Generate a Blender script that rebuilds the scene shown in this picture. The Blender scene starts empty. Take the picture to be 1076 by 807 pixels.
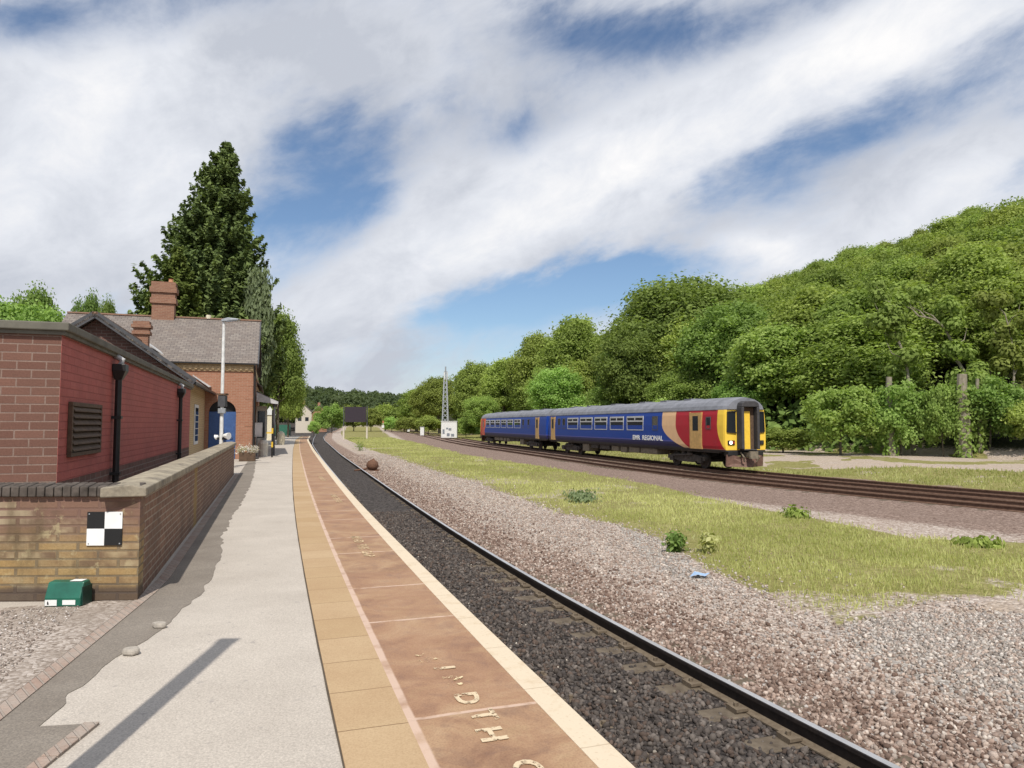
import bpy, math, random
import numpy as np
from mathutils import Vector, Matrix
rnd = random.Random(7)
rng = np.random.default_rng(7)
SC = bpy.context.scene
COL = SC.collection
R = math.radians

# ------------------------------------------------------------------ camera model
F, HOR, CX, CY, CAMZ = 740.0, 446.0, 538.0, 403.5, 1.8
PITCH = math.atan((HOR - CY) / F)
def ray(px, py):
    a, b = (px - CX) / F, (CY - py) / F
    c, s = math.cos(PITCH), math.sin(PITCH)
    return Vector((a, c - s * b, s + c * b))
def G(px, py, z=0.0):                       # point of the plane z seen in direction (px, py)
    d = ray(px, py); t = (z - CAMZ) / d.z
    return Vector((d.x * t, d.y * t, z))
def D(px, py, Y):                           # point at forward distance Y
    d = ray(px, py); t = Y / d.y
    return Vector((d.x * t, Y, CAMZ + d.z * t))
# station frame: local x = v (towards the track), local y = u (along the platform)
TH = math.atan2(.322, .947)
cT, sT = math.cos(TH), math.sin(TH)
def S(v, u, z=0.0): return Vector((cT * v - sT * u, sT * v + cT * u, z))
RAIL_T = -.55                               # rail top level; platform top is z = 0
BED = -.715                                 # top of the ballast

# ------------------------------------------------------------------ track geometry
def smooth(xs, ys, x, w=12, it=3):
    g = np.arange(xs[0] - 60, xs[-1] + 60, 1.0)
    y = np.interp(g, xs, ys)
    s0 = (ys[1] - ys[0]) / (xs[1] - xs[0]); s1 = (ys[-1] - ys[-2]) / (xs[-1] - xs[-2])
    y = np.where(g < xs[0], ys[0] + s0 * (g - xs[0]), y); y = np.where(g > xs[-1], ys[-1] + s1 * (g - xs[-1]), y)
    for _ in range(it):
        p = np.concatenate([2 * y[0] - y[1:w + 1][::-1], y, 2 * y[-1] - y[-w - 1:-1][::-1]])
        c = np.cumsum(np.concatenate([[0], p])); n = 2 * w + 1
        y = (c[n:] - c[:-n]) / n
    return np.interp(x, g, y)
RU = [-12, 0, 3.86, 4.4, 5.3, 6.5, 8.1, 10.5, 12, 15, 19.6, 35, 56, 106, 133, 210, 446]
RV = [5.2, 4.4, 4.10, 4.02, 3.94, 3.88, 3.83, 3.79, 3.80, 3.84, 3.94, 4.42, 5.1, 7.3, 8.9, 15.2, 40.6]
EU = [-12, 3.4, 6.5, 9.3, 14.65, 25.5, 51, 86, 118, 140]
EVT = [1.95, 1.82, 1.81, 1.84, 1.89, 2.13, 2.83, 4.05, 5.9, 7.3]
def rail_v(u): return smooth(RU, RV, np.asarray(u, float), 3, 2)
def edge_v(u): return smooth(EU, EVT, np.asarray(u, float), 4, 2)
BY = [-40, 0, 10, 20.1, 23.7, 28.3, 33.8, 40.4, 49, 61, 83.6, 102, 174, 348, 500]
BX = [58, 27.5, 20.9, 14.6, 12.5, 10.1, 7.95, 5.9, 3.6, .4, -5.6, -9.6, -23.5, -57.8, -90]
def bx(y): return smooth(BY, BX, np.asarray(y, float), 4, 3)
def bslope(y): return (bx(np.asarray(y, float) + .5) - bx(np.asarray(y, float) - .5))
def track_pt(y, off):                        # point `off` metres to the right of the near main-line rail
    x = bx(y); s = bslope(y); n = np.sqrt(1 + s * s)
    return x + off / n, np.asarray(y, float) - off * s / n
def main_d(X, Y):                            # distance to the right of the near main-line rail
    s = bslope(Y); return (X - bx(Y)) / np.sqrt(1 + s * s)
def near_d(X, Y):                            # distance to the right of the near line's far rail, and u
    v = cT * X + sT * Y; u = -sT * X + cT * Y
    return v - rail_v(np.clip(u, -60, 480)), u

# ------------------------------------------------------------------ node helpers
class NT:
    def __init__(s, tree): s.t = tree; s.n = tree.nodes; s.l = tree.links
    def new(s, typ, **kw):
        n = s.n.new(typ)
        for k, v in kw.items(): setattr(n, k, v)
        return n
    def put(s, sock, v):
        if v is None: return
        if hasattr(v, 'is_output'): s.l.new(v, sock)
        else:
            if sock.type == 'RGBA' and len(v) == 3: v = (*v, 1)
            sock.default_value = v
    def math(s, op, a, b=None, c=None, clamp=False):
        n = s.new('ShaderNodeMath', operation=op, use_clamp=clamp)
        s.put(n.inputs[0], a); s.put(n.inputs[1], b); s.put(n.inputs[2], c); return n.outputs[0]
    def mix(s, f, a, b, typ='MIX'):
        n = s.new('ShaderNodeMix', data_type='RGBA', blend_type=typ)
        s.put(n.inputs[0], f); s.put(n.inputs[6], a); s.put(n.inputs[7], b); return n.outputs[2]
    def noise(s, scale, detail=4, vec=None, rough=.55, dist=0, col=False):
        n = s.new('ShaderNodeTexNoise'); s.put(n.inputs['Vector'], vec)
        n.inputs['Scale'].default_value = scale; n.inputs['Detail'].default_value = detail
        n.inputs['Roughness'].default_value = rough; n.inputs['Distortion'].default_value = dist
        return n.outputs['Color' if col else 'Fac']
    def voro(s, scale, vec=None, feat='F1', out='Color', rand=1):
        n = s.new('ShaderNodeTexVoronoi', feature=feat); s.put(n.inputs['Vector'], vec)
        n.inputs['Scale'].default_value = scale; n.inputs['Randomness'].default_value = rand
        return n.outputs[out]
    def ramp(s, f, *stops):
        n = s.new('ShaderNodeValToRGB'); e = n.color_ramp.elements
        while len(e) < len(stops): e.new(.5)
        for k, (p, c) in zip(e, stops):
            k.position = p; k.color = (c, c, c, 1) if isinstance(c, (int, float)) else (*c, 1)
        s.put(n.inputs[0], f); return n.outputs[0]
    def step(s, f, a, b):
        n = s.new('ShaderNodeMapRange', interpolation_type='SMOOTHSTEP'); s.put(n.inputs[0], f)
        n.inputs[1].default_value = a; n.inputs[2].default_value = b; return n.outputs[0]
    def obj(s): return s.new('ShaderNodeTexCoord').outputs['Object']
    def uv(s): return s.new('ShaderNodeUVMap').outputs[0]
    def pos(s): return s.new('ShaderNodeNewGeometry').outputs['Position']
    def sep(s, v):
        n = s.new('ShaderNodeSeparateXYZ'); s.put(n.inputs[0], v); return n.outputs
    def comb(s, x, y, z=0.0):
        n = s.new('ShaderNodeCombineXYZ'); s.put(n.inputs[0], x); s.put(n.inputs[1], y); s.put(n.inputs[2], z); return n.outputs[0]
    def attr(s, name, out='Color'):
        n = s.new('ShaderNodeAttribute', attribute_name=name); return n.outputs[out]
    def bump(s, h, strength=.3, dist=.02):
        n = s.new('ShaderNodeBump'); s.put(n.inputs['Height'], h)
        n.inputs['Strength'].default_value = strength; n.inputs['Distance'].default_value = dist; return n.outputs[0]
MATS = {}
def material(name, fn, rough=.8, spec=.3, metal=0.0):
    if name in MATS: return MATS[name]
    m = bpy.data.materials.new(name); m.use_nodes = True
    t = NT(m.node_tree); p = m.node_tree.nodes['Principled BSDF']
    p.inputs['Roughness'].default_value = rough; p.inputs['Metallic'].default_value = metal
    p.inputs['Specular IOR Level'].default_value = spec
    r = fn(t, p)
    if r is not None: t.put(p.inputs['Base Color'], r)
    MATS[name] = m; return m
def paint(name, col, rough=.45, spec=.4, metal=0.0, wear=.25, scale=6.0):
    def fn(t, p):
        n = t.noise(scale, 6, t.obj(), .65)
        d = tuple(c * (1 - wear) for c in col); l = tuple(min(1, c * (1 + wear * .5)) for c in col)
        t.put(p.inputs['Normal'], t.bump(n, .08, .01))
        return t.ramp(n, (.3, d), (.7, l))
    return material(name, fn, rough, spec, metal)
def brick(name, cols, mortar, w, h, rough=.9, stain=None, msize=.012, relief=.5):
    def fn(t, p):
        o = t.sep(t.obj()); vec = t.comb(t.math('ADD', o[0], o[1]), o[2])
        b = t.new('ShaderNodeTexBrick'); t.put(b.inputs['Vector'], vec)
        b.inputs['Color1'].default_value = (*cols[0], 1); b.inputs['Color2'].default_value = (*cols[1], 1)
        b.inputs['Mortar'].default_value = (*mortar, 1); b.inputs['Scale'].default_value = 1
        b.inputs['Mortar Size'].default_value = msize; b.inputs['Mortar Smooth'].default_value = .3
        b.inputs['Brick Width'].default_value = w; b.inputs['Row Height'].default_value = h
        b.inputs['Bias'].default_value = -.1
        n = t.noise(3.2, 7, t.obj(), .65)
        c = t.mix(t.ramp(n, (.35, .0), (.75, .55)), b.outputs[0], cols[2])
        fine = t.noise(45, 4, t.obj(), .6)
        c = t.mix(t.ramp(fine, (.3, .35), (.6, 0)), c, tuple(x * .45 for x in cols[0]))
        if stain: c = stain(t, o, c)
        hgt = t.math('ADD', t.math('MULTIPLY', b.outputs['Fac'], -1.0), t.math('MULTIPLY', fine, .5))
        t.put(p.inputs['Normal'], t.bump(hgt, relief, .012))
        return c
    return material(name, fn, rough, .2)

# ------------------------------------------------------------------ mesh helpers
class MB:
    def __init__(s): s.v = []; s.f = []; s.m = []; s.cur = 0
    def add(s, vs, fs):
        o = len(s.v); s.v += [tuple(x) for x in vs]; s.f += [tuple(o + i for i in f) for f in fs]; s.m += [s.cur] * len(fs); return s
    def mat(s, i): s.cur = i; return s
    def box(s, x0, x1, y0, y1, z0, z1):
        return s.add([(x0, y0, z0), (x1, y0, z0), (x1, y1, z0), (x0, y1, z0), (x0, y0, z1), (x1, y0, z1), (x1, y1, z1), (x0, y1, z1)],
                     [(3, 2, 1, 0), (4, 5, 6, 7), (0, 1, 5, 4), (1, 2, 6, 5), (2, 3, 7, 6), (3, 0, 4, 7)])
    def tube(s, pts, rad, n=8, cap=True):
        pts = [Vector(p) for p in pts]
        if isinstance(rad, (int, float)): rad = [rad] * len(pts)
        vs = []; up = None
        for i, p in enumerate(pts):
            d = (pts[min(i + 1, len(pts) - 1)] - pts[max(i - 1, 0)]).normalized()
            if up is None: up = Vector((0, 0, 1)) if abs(d.z) < .9 else Vector((1, 0, 0))
            a = d.cross(up).normalized(); b = a.cross(d).normalized(); up = b
            for k in range(n):
                t = 2 * math.pi * k / n; vs.append(p + a * (rad[i] * math.cos(t)) + b * (rad[i] * math.sin(t)))
        fs = [(i * n + k, i * n + (k + 1) % n, (i + 1) * n + (k + 1) % n, (i + 1) * n + k) for i in range(len(pts) - 1) for k in range(n)]
        if cap: fs += [tuple(range(n))[::-1], tuple((len(pts) - 1) * n + k for k in range(n))]
        return s.add(vs, fs)
    def prism(s, poly, axis, a, b):             # polygon extruded along axis 'x','y','z'
        def P(p, t): return {'x': (t, p[0], p[1]), 'y': (p[0], t, p[1]), 'z': (p[0], p[1], t)}[axis]
        n = len(poly)
        vs = [P(p, a) for p in poly] + [P(p, b) for p in poly]
        return s.add(vs, [tuple(range(n))[::-1], tuple(range(n, 2 * n))] + [(k, (k + 1) % n, n + (k + 1) % n, n + k) for k in range(n)])
    def bar(s, p, q, w, h):
        p, q = Vector(p), Vector(q); d = (q - p).normalized(); up = Vector((0, 0, 1)) if abs(d.z) < .95 else Vector((0, 1, 0))
        a = d.cross(up).normalized() * w / 2; b = a.normalized().cross(d) * h / 2
        vs = [p - a - b, p + a - b, p + a + b, p - a + b, q - a - b, q + a - b, q + a + b, q - a + b]
        return s.add(vs, [(3, 2, 1, 0), (4, 5, 6, 7), (0, 1, 5, 4), (1, 2, 6, 5), (2, 3, 7, 6), (3, 0, 4, 7)])
    def build(s, name, mats, parent=None, bevel=0.0, smooth=False, recalc=True):
        me = bpy.data.meshes.new(name); me.from_pydata(s.v, [], s.f)
        mats = mats if isinstance(mats, (list, tuple)) else [mats]
        for m in mats: me.materials.append(m)
        if len(mats) > 1: me.polygons.foreach_set('material_index', s.m)
        if recalc:
            import bmesh
            bm = bmesh.new(); bm.from_mesh(me); bmesh.ops.recalc_face_normals(bm, faces=bm.faces); bm.to_mesh(me); bm.free()
        if smooth: me.polygons.foreach_set('use_smooth', [True] * len(me.polygons))
        o = bpy.data.objects.new(name, me); COL.objects.link(o)
        if parent: o.parent = parent
        if bevel:
            b = o.modifiers.new('bevel', 'BEVEL'); b.width = bevel; b.segments = 2; b.limit_method = 'ANGLE'
        return o
def tag(o, label=None, cat=None, group=None, kind=None):
    for k, v in (('label', label), ('category', cat), ('group', group), ('kind', kind)):
        if v: o[k] = v
    return o
def thing(name, label, cat, loc=(0, 0, 0), rz=0.0, group=None):
    o = bpy.data.objects.new(name, None); COL.objects.link(o); o.empty_display_size = .2
    o.location = loc; o.rotation_euler = (0, 0, rz); return tag(o, label, cat, group)
def dup(root, loc, rz, label=None, scale=None):
    r = root.copy(); COL.objects.link(r); r.location = loc; r.rotation_euler = (0, 0, rz)
    if scale: r.scale = scale
    if label: r['label'] = label
    for ch in list(root.children):
        c = ch.copy(); COL.objects.link(c); c.parent = r
        for g in list(ch.children):
            d = g.copy(); COL.objects.link(d); d.parent = c
    return r
def np_mesh(name, verts, faces, mat, attrs=None, smooth=False):   # faces (n,k) int array
    me = bpy.data.meshes.new(name)
    nv, (nf, k) = len(verts), faces.shape
    me.vertices.add(nv); me.vertices.foreach_set('co', np.ascontiguousarray(verts, np.float32).ravel())
    me.loops.add(nf * k); me.loops.foreach_set('vertex_index', faces.astype(np.int32).ravel())
    me.polygons.add(nf); me.polygons.foreach_set('loop_start', np.arange(0, nf * k, k, dtype=np.int32))
    if smooth: me.polygons.foreach_set('use_smooth', np.ones(nf, bool))
    for an, arr in (attrs or {}).items():
        a = me.attributes.new(an, 'FLOAT_COLOR', 'POINT')
        if arr.shape[1] == 3: arr = np.concatenate([arr, np.ones((len(arr), 1))], 1)
        a.data.foreach_set('color', np.ascontiguousarray(arr, np.float32).ravel())
    me.materials.append(mat); me.update(calc_edges=True); return me
def link(name, me, parent=None):
    o = bpy.data.objects.new(name, me); COL.objects.link(o)
    if parent: o.parent = parent
    return o
def text_mesh(s, size, ext=.004):
    c = bpy.data.curves.new('txt', 'FONT'); c.body = s; c.size = size; c.extrude = ext; c.align_x = 'CENTER'; c.align_y = 'CENTER'
    c.resolution_u = 3; c.offset = size * .028
    o = bpy.data.objects.new('txt', c); COL.objects.link(o)
    bpy.context.view_layer.update()
    me = bpy.data.meshes.new_from_object(o.evaluated_get(bpy.context.evaluated_depsgraph_get()))
    bpy.data.objects.remove(o); return me

def leaf_arrays(pos, nrm, size, asp=1.5):
    n = len(pos); nrm = nrm / (np.linalg.norm(nrm, axis=1)[:, None] + 1e-9)
    r = rng.normal(size=(n, 3)); a = np.cross(nrm, r); a /= np.linalg.norm(a, axis=1)[:, None] + 1e-9; b = np.cross(nrm, a)
    s = size[:, None]; a = a * s * asp * .5; b = b * s * .5
    fold = nrm * s * .12
    return np.stack([pos - a, pos - b + fold, pos + a, pos + b + fold], 1).reshape(-1, 3)
# value noise on numpy arrays
def vnoise(x, y, seed=0):
    xi = np.floor(x).astype(np.int64); yi = np.floor(y).astype(np.int64); fx = x - xi; fy = y - yi
    fx = fx * fx * (3 - 2 * fx); fy = fy * fy * (3 - 2 * fy)
    def h(a, b):
        n = (a * 374761393 + b * 668265263 + seed * 1442695041) & 0x7fffffff
        n = ((n ^ (n >> 13)) * 1274126177) & 0x7fffffff
        return ((n ^ (n >> 16)) & 0xffff) / 65535.0
    return (h(xi, yi) * (1 - fx) + h(xi + 1, yi) * fx) * (1 - fy) + (h(xi, yi + 1) * (1 - fx) + h(xi + 1, yi + 1) * fx) * fy
def fbm(x, y, seed=0, o=4):
    r = 0; a = .5
    for i in range(o): r = r + a * vnoise(x * 2 ** i, y * 2 ** i, seed + i); a *= .5
    return r / (1 - .5 ** o)
def poly_sd(X, Y, poly):                      # signed distance, positive inside
    P = np.asarray(poly, float); d = np.full(X.shape, 1e9); ins = np.zeros(X.shape, bool)
    for i in range(len(P)):
        a, b = P[i], P[(i + 1) % len(P)]; e = b - a
        wx, wy = X - a[0], Y - a[1]; t = np.clip((wx * e[0] + wy * e[1]) / (e @ e + 1e-12), 0, 1)
        d = np.minimum(d, np.hypot(wx - e[0] * t, wy - e[1] * t))
        c = ((a[1] > Y) != (b[1] > Y)) & (X < (b[0] - a[0]) * (Y - a[1]) / (b[1] - a[1] + 1e-12) + a[0]); ins ^= c
    return np.where(ins, d, -d)
def sstep(x, a, b): t = np.clip((x - a) / (b - a), 0, 1); return t * t * (3 - 2 * t)

# ------------------------------------------------------------------ world
SUN_EL, SUN_AZ = R(53), math.atan2(.05, -1)       # direction TO the sun, horizontally (x, y) = (.05, -1)
sx, sy = math.sin(R(177)), -1
to_sun = Vector((.05 * math.cos(SUN_EL), -math.cos(SUN_EL), math.sin(SUN_EL))).normalized()
W = bpy.data.worlds.new('World'); SC.world = W; W.use_nodes = True
t = NT(W.node_tree); bg = W.node_tree.nodes['Background']; bg.inputs[1].default_value = .15
sky = t.new('ShaderNodeTexSky', sky_type='NISHITA'); sky.sun_disc = False
sky.sun_elevation = SUN_EL; sky.sun_rotation = math.atan2(to_sun.x, to_sun.y)
sky.air_density = 1.0; sky.dust_density = .6; sky.ozone_density = 1.5
gen = t.new('ShaderNodeTexCoord').outputs['Generated']
d = t.sep(gen)
zz = t.math('ADD', t.math('MAXIMUM', d[2], 0.0), .12)
pl = t.comb(t.math('DIVIDE', d[0], zz), t.math('DIVIDE', d[1], zz))
def rot_scale(vec, ang, sc):
    n = t.new('ShaderNodeMapping'); n.vector_type = 'POINT'; t.put(n.inputs[0], vec)
    n.inputs['Rotation'].default_value = (0, 0, ang); n.inputs['Scale'].default_value = sc; return n.outputs[0]
def skew(ax, az, sc): return t.comb(t.math('ADD', t.math('MULTIPLY', d[0], sc[0]), t.math('MULTIPLY', d[2], ax)), t.math('MULTIPLY', d[1], sc[1]), t.math('ADD', t.math('MULTIPLY', d[2], sc[2]), t.math('MULTIPLY', d[0], az)))
st = skew(.5, -.95, (.8, 1, 2.2)); st2 = skew(.2, -.5, (1, 1, 1.5))
n1 = t.noise(2.6, 10, st, .58, .25); n2 = t.noise(8.5, 9, st2, .62, .3); n3 = t.noise(2.1, 9, st2, .6, .5)
yy = t.math('MAXIMUM', d[1], .02)
ga = t.math('ADD', t.math('DIVIDE', d[0], yy), t.math('MULTIPLY', t.math('SUBTRACT', n3, .5), .22))
ge = t.math('ADD', t.math('DIVIDE', d[2], yy), t.math('MULTIPLY', t.math('SUBTRACT', n1, .5), .16))
front = t.step(d[1], .05, .3)
def blob(px, py, rx, ry, ang, w):
    a0, e0 = (px - CX) / F, (HOR - py) / F; c, s = math.cos(R(ang)), math.sin(R(ang))
    da = t.math('SUBTRACT', ga, a0); de = t.math('SUBTRACT', ge, e0)
    p = t.math('DIVIDE', t.math('ADD', t.math('MULTIPLY', da, c), t.math('MULTIPLY', de, s)), rx / F)
    q = t.math('DIVIDE', t.math('SUBTRACT', t.math('MULTIPLY', de, c), t.math('MULTIPLY', da, s)), ry / F)
    g = t.math('EXPONENT', t.math('MULTIPLY', t.math('ADD', t.math('MULTIPLY', p, p), t.math('MULTIPLY', q, q)), -1.0))
    return t.math('MULTIPLY', g, w)
def total(items):
    r = 0.0
    for it in items: r = t.math('ADD', r, blob(*it))
    return t.math('MULTIPLY', r, front)
cover = total([(375, 185, 75, 80, 60, -.30), (330, 240, 60, 60, 0, -.12), (545, 316, 120, 26, 12, -.36), (650, 300, 70, 26, 20, -.22),
               (640, 12, 130, 42, 0, -.34), (850, 165, 170, 36, 28, -.07), (20, 8, 60, 26, 0, -.2), (560, 120, 60, 26, 35, -.14),
               (640, 175, 200, 52, 27, .34), (900, 60, 190, 50, 33, .34), (90, 140, 150, 110, 0, .3), (470, 215, 70, 60, 30, .25),
               (330, 60, 190, 60, 8, .28), (1010, 180, 110, 40, 25, .28), (360, 330, 90, 60, 30, .2), (430, 270, 60, 50, 50, .15), (810, 255, 60, 24, 0, .2), (60, 270, 160, 60, 0, .2)])
grey = total([(330, 55, 190, 60, 10, .34), (500, 110, 120, 40, 20, .3), (40, 290, 110, 34, 0, .38), (340, 385, 190, 36, 0, .32), (700, 230, 190, 36, 22, .2),
              (930, 190, 140, 34, 28, .25), (640, 175, 190, 40, 27, -.45), (900, 60, 170, 40, 33, -.4), (80, 110, 120, 70, 0, -.3), (370, 280, 70, 50, 0, -.1), (1000, 180, 60, 30, 10, -.3), (810, 255, 50, 20, 0, -.4)])
dens = t.step(t.math('ADD', t.math('ADD', t.math('MULTIPLY', n1, .95), t.math('MULTIPLY', n2, .50)), cover), .47, .86)
gsh = t.math('MULTIPLY', t.math('ADD', t.math('ADD', t.math('MULTIPLY', n3, .95), t.math('MULTIPLY', n2, .95)), t.math('MULTIPLY', grey, .75)), .80)
cloud = t.ramp(gsh, (.42, (5.95, 5.9, 5.9)), (.66, (4.75, 4.9, 5.25)), (.99, (3.3, 3.5, 3.95)))
blue = t.mix(1.0, sky.outputs[0], (.60, .65, .70), 'MULTIPLY')
skycol = t.mix(dens, blue, cloud)
skycol = t.mix(t.step(d[2], -.02, .06), (4.2, 4.4, 4.6), skycol)
t.put(bg.inputs[0], skycol)
sl = bpy.data.lights.new('sun', 'SUN'); sl.energy = 3.9; sl.angle = R(.6); sl.color = (1, .95, .87)
so = bpy.data.objects.new('sun', sl); COL.objects.link(so); so.rotation_euler = to_sun.to_track_quat('Z', 'Y').to_euler()
cam = bpy.data.cameras.new('camera'); co = bpy.data.objects.new('camera', cam); COL.objects.link(co); SC.camera = co
cam.sensor_width = 36; cam.lens = F / 1076 * 36; cam.clip_end = 5000; cam.clip_start = .05
co.location = (0, 0, CAMZ); co.rotation_euler = (math.pi / 2 + PITCH, 0, 0)
vs = SC.view_settings; vs.view_transform = 'Standard'; vs.look = 'None'; vs.exposure = 0.16; vs.gamma = 1

# ------------------------------------------------------------------ materials
def m_concrete(t, p):
    u = t.pos(); n = t.noise(1.1, 6, u, .6); f = t.noise(70, 4, u, .7); v = t.voro(120, u)
    c = t.ramp(n, (.3, (.45, .40, .345)), (.7, (.55, .495, .43)))
    c = t.mix(t.ramp(f, (.35, .5), (.6, 0)), c, (.26, .235, .205))
    c = t.mix(.22, c, t.ramp(t.sep(v)[0], (0, .18), (1, .75)), 'OVERLAY')
    s = t.noise(.35, 5, u, .6); c = t.mix(t.ramp(s, (.52, 0), (.72, .35)), c, (.40, .36, .315))
    c = t.mix(t.step(t.noise(9, 5, u, .6), .62, .72), c, (.33, .3, .27))
    t.put(p.inputs['Normal'], t.bump(f, .35, .006)); return c
M_CONC = material('platform_concrete', m_concrete, .9, .15)
def m_asphalt(t, p):
    u = t.pos(); n = t.noise(1.6, 6, u, .6); f = t.noise(85, 4, u, .7)
    c = t.ramp(n, (.3, (.235, .20, .165)), (.7, (.31, .27, .225)))
    c = t.mix(t.ramp(f, (.4, .5), (.65, 0)), c, (.075, .07, .065)); t.put(p.inputs['Normal'], t.bump(f, .5, .006)); return c
M_ASPH = material('old_asphalt', m_asphalt, .92, .15)
def m_buff(t, p):
    uv = t.sep(t.uv()); w = t.noise(3, 4, t.pos(), .6)
    b = t.new('ShaderNodeTexBrick'); b.offset = 0
    t.put(b.inputs['Vector'], t.comb(t.math('ADD', uv[0], t.math('MULTIPLY', w, .02)), uv[1]))
    b.inputs['Scale'].default_value = 1; b.inputs['Brick Width'].default_value = .62; b.inputs['Row Height'].default_value = 5
    b.inputs['Mortar Size'].default_value = .006; b.inputs['Mortar Smooth'].default_value = .4
    b.inputs['Color1'].default_value = (.42, .295, .165, 1); b.inputs['Color2'].default_value = (.48, .35, .215, 1); b.inputs['Mortar'].default_value = (.20, .13, .07, 1)
    f = t.noise(80, 4, t.pos(), .7); n = t.noise(1.7, 5, t.pos(), .65)
    c = t.mix(t.ramp(n, (.35, 0), (.75, .5)), b.outputs[0], (.36, .23, .13))
    c = t.mix(t.ramp(f, (.35, .3), (.55, 0)), c, (.22, .14, .07))
    c = t.mix(t.ramp(f, (.62, 0), (.75, .4)), c, (.6, .5, .35))
    t.put(p.inputs['Normal'], t.bump(t.math('SUBTRACT', t.math('MULTIPLY', f, .6), b.outputs['Fac']), .35, .006)); return c
M_BUFF = material('buff_paving', m_buff, .9, .15)
def m_red(t, p):
    uv = t.sep(t.uv()); w = t.noise(2.2, 5, t.pos(), .6)
    uu = t.math('ADD', uv[0], t.math('MULTIPLY', w, .05))
    f = t.noise(75, 4, t.pos(), .7); n = t.noise(1.5, 7, t.pos(), .68, .8); n2 = t.noise(3.4, 6, t.pos(), .65, 1.2)
    c = t.ramp(n, (.30, (.24, .135, .083)), (.5, (.36, .22, .13)), (.68, (.455, .315, .19)))
    c = t.mix(t.ramp(n2, (.52, 0), (.7, .5)), c, (.16, .095, .07))
    c = t.mix(t.ramp(n2, (.3, .6), (.46, 0)), c, (.40, .28, .16))
    slab = t.math('FLOOR', t.math('DIVIDE', uu, 2.2)); wn = t.new('ShaderNodeTexWhiteNoise', noise_dimensions='1D'); t.put(wn.inputs['W'], slab)
    c = t.mix(t.math('MULTIPLY', wn.outputs[0], .35), c, (.34, .185, .115))
    c = t.mix(t.ramp(f, (.36, .3), (.55, 0)), c, (.13, .07, .045))
    fr = t.math('FRACT', t.math('DIVIDE', uu, 3.6)); j = t.math('SUBTRACT', .5, t.math('MINIMUM', t.math('ABSOLUTE', t.math('SUBTRACT', fr, .222)), t.math('ABSOLUTE', t.math('SUBTRACT', fr, .833))))
    jm = t.math('MULTIPLY', t.step(j, .4935, .4965), t.ramp(t.noise(5, 3, t.pos()), (.34, .1), (.48, .85)))
    ed = t.math('MULTIPLY', t.step(t.math('ADD', uv[1], t.math('MULTIPLY', t.math('SUBTRACT', w, .5), .03)), .062, .045), t.ramp(t.noise(4, 3, t.pos()), (.3, .3), (.5, .9)))
    c = t.mix(t.math('MAXIMUM', jm, ed), c, (.56, .41, .32))
    t.put(p.inputs['Normal'], t.bump(t.math('ADD', f, t.math('MULTIPLY', jm, -.8)), .3, .006))
    t.put(p.inputs['Roughness'], t.ramp(n2, (.3, .85), (.7, .55))); return c
M_RED = material('red_brown_slabs', m_red, .8, .2)
def m_edge(t, p):
    uv = t.sep(t.uv()); n = t.noise(4, 7, t.pos(), .7); f = t.noise(40, 5, t.pos(), .7)
    c = t.mix(t.ramp(n, (.52, 0), (.75, .75)), (.62, .52, .385), (.47, .345, .21))
    c = t.mix(t.ramp(f, (.28, .55), (.42, 0)), c, (.35, .25, .15))
    fr = t.math('FRACT', t.math('DIVIDE', uv[0], .92)); j = t.math('ABSOLUTE', t.math('SUBTRACT', fr, .5))
    c = t.mix(t.math('MULTIPLY', t.step(j, .492, .497), .45), c, (.25, .17, .1))
    t.put(p.inputs['Normal'], t.bump(f, .25, .006)); return c
M_EDGE = material('cream_edge_paint', m_edge, .75, .25)
M_COPING = material('coping_stone', lambda t, p: (t.put(p.inputs['Normal'], t.bump(t.noise(30, 6, t.obj(), .7), .5, .015)),
    t.mix(t.ramp(t.noise(2.4, 7, t.obj(), .7), (.36, 0), (.62, 1)), t.ramp(t.noise(14, 5, t.obj(), .7), (.3, (.14, .12, .095)), (.7, (.25, .22, .175))), (.38, .33, .245)))[1], .9, .15)
def dark_low(t, o, c):
    n = t.noise(2.5, 5, t.obj(), .6)
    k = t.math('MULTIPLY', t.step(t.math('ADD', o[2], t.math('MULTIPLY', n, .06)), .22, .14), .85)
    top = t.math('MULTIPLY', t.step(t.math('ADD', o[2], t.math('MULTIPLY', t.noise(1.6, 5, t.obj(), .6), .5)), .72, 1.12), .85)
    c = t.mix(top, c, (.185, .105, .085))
    bk = t.new('ShaderNodeTexBrick'); t.put(bk.inputs['Vector'], t.comb(t.math('ADD', o[0], o[1]), o[2])); bk.inputs['Scale'].default_value = 1; bk.inputs['Brick Width'].default_value = .27; bk.inputs['Row Height'].default_value = .085
    bk.inputs['Color1'].default_value = (0, 0, 0, 1); bk.inputs['Color2'].default_value = (1, 1, 1, 1); bk.inputs['Mortar'].default_value = (0, 0, 0, 1); bk.inputs['Mortar Size'].default_value = .014
    rb_ = t.sep(bk.outputs[0])[0]; ln = t.noise(1.5, 4, t.obj(), .6)
    c = t.mix(t.math('MULTIPLY', t.step(t.math('ADD', t.math('MULTIPLY', rb_, .35), ln), .66, .95), .62), c, (.47, .40, .26))
    c = t.mix(t.math('MULTIPLY', t.step(t.math('SUBTRACT', t.math('MULTIPLY', rb_, .3), ln), -.25, -.12), .7), c, (.13, .085, .06))
    m = t.noise(5.5, 6, t.obj(), .7)
    c = t.mix(t.math('MULTIPLY', t.step(m, .56, .66), .55), c, (.45, .38, .22))
    c = t.mix(t.math('MULTIPLY', t.step(t.noise(1.2, 5, t.comb(t.math('MULTIPLY', o[0], 1.6), o[1], t.math('MULTIPLY', o[2], .5)), .6), .5, .66), .65), c, (.11, .08, .045))
    return t.mix(k, c, (.075, .055, .047))
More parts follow.
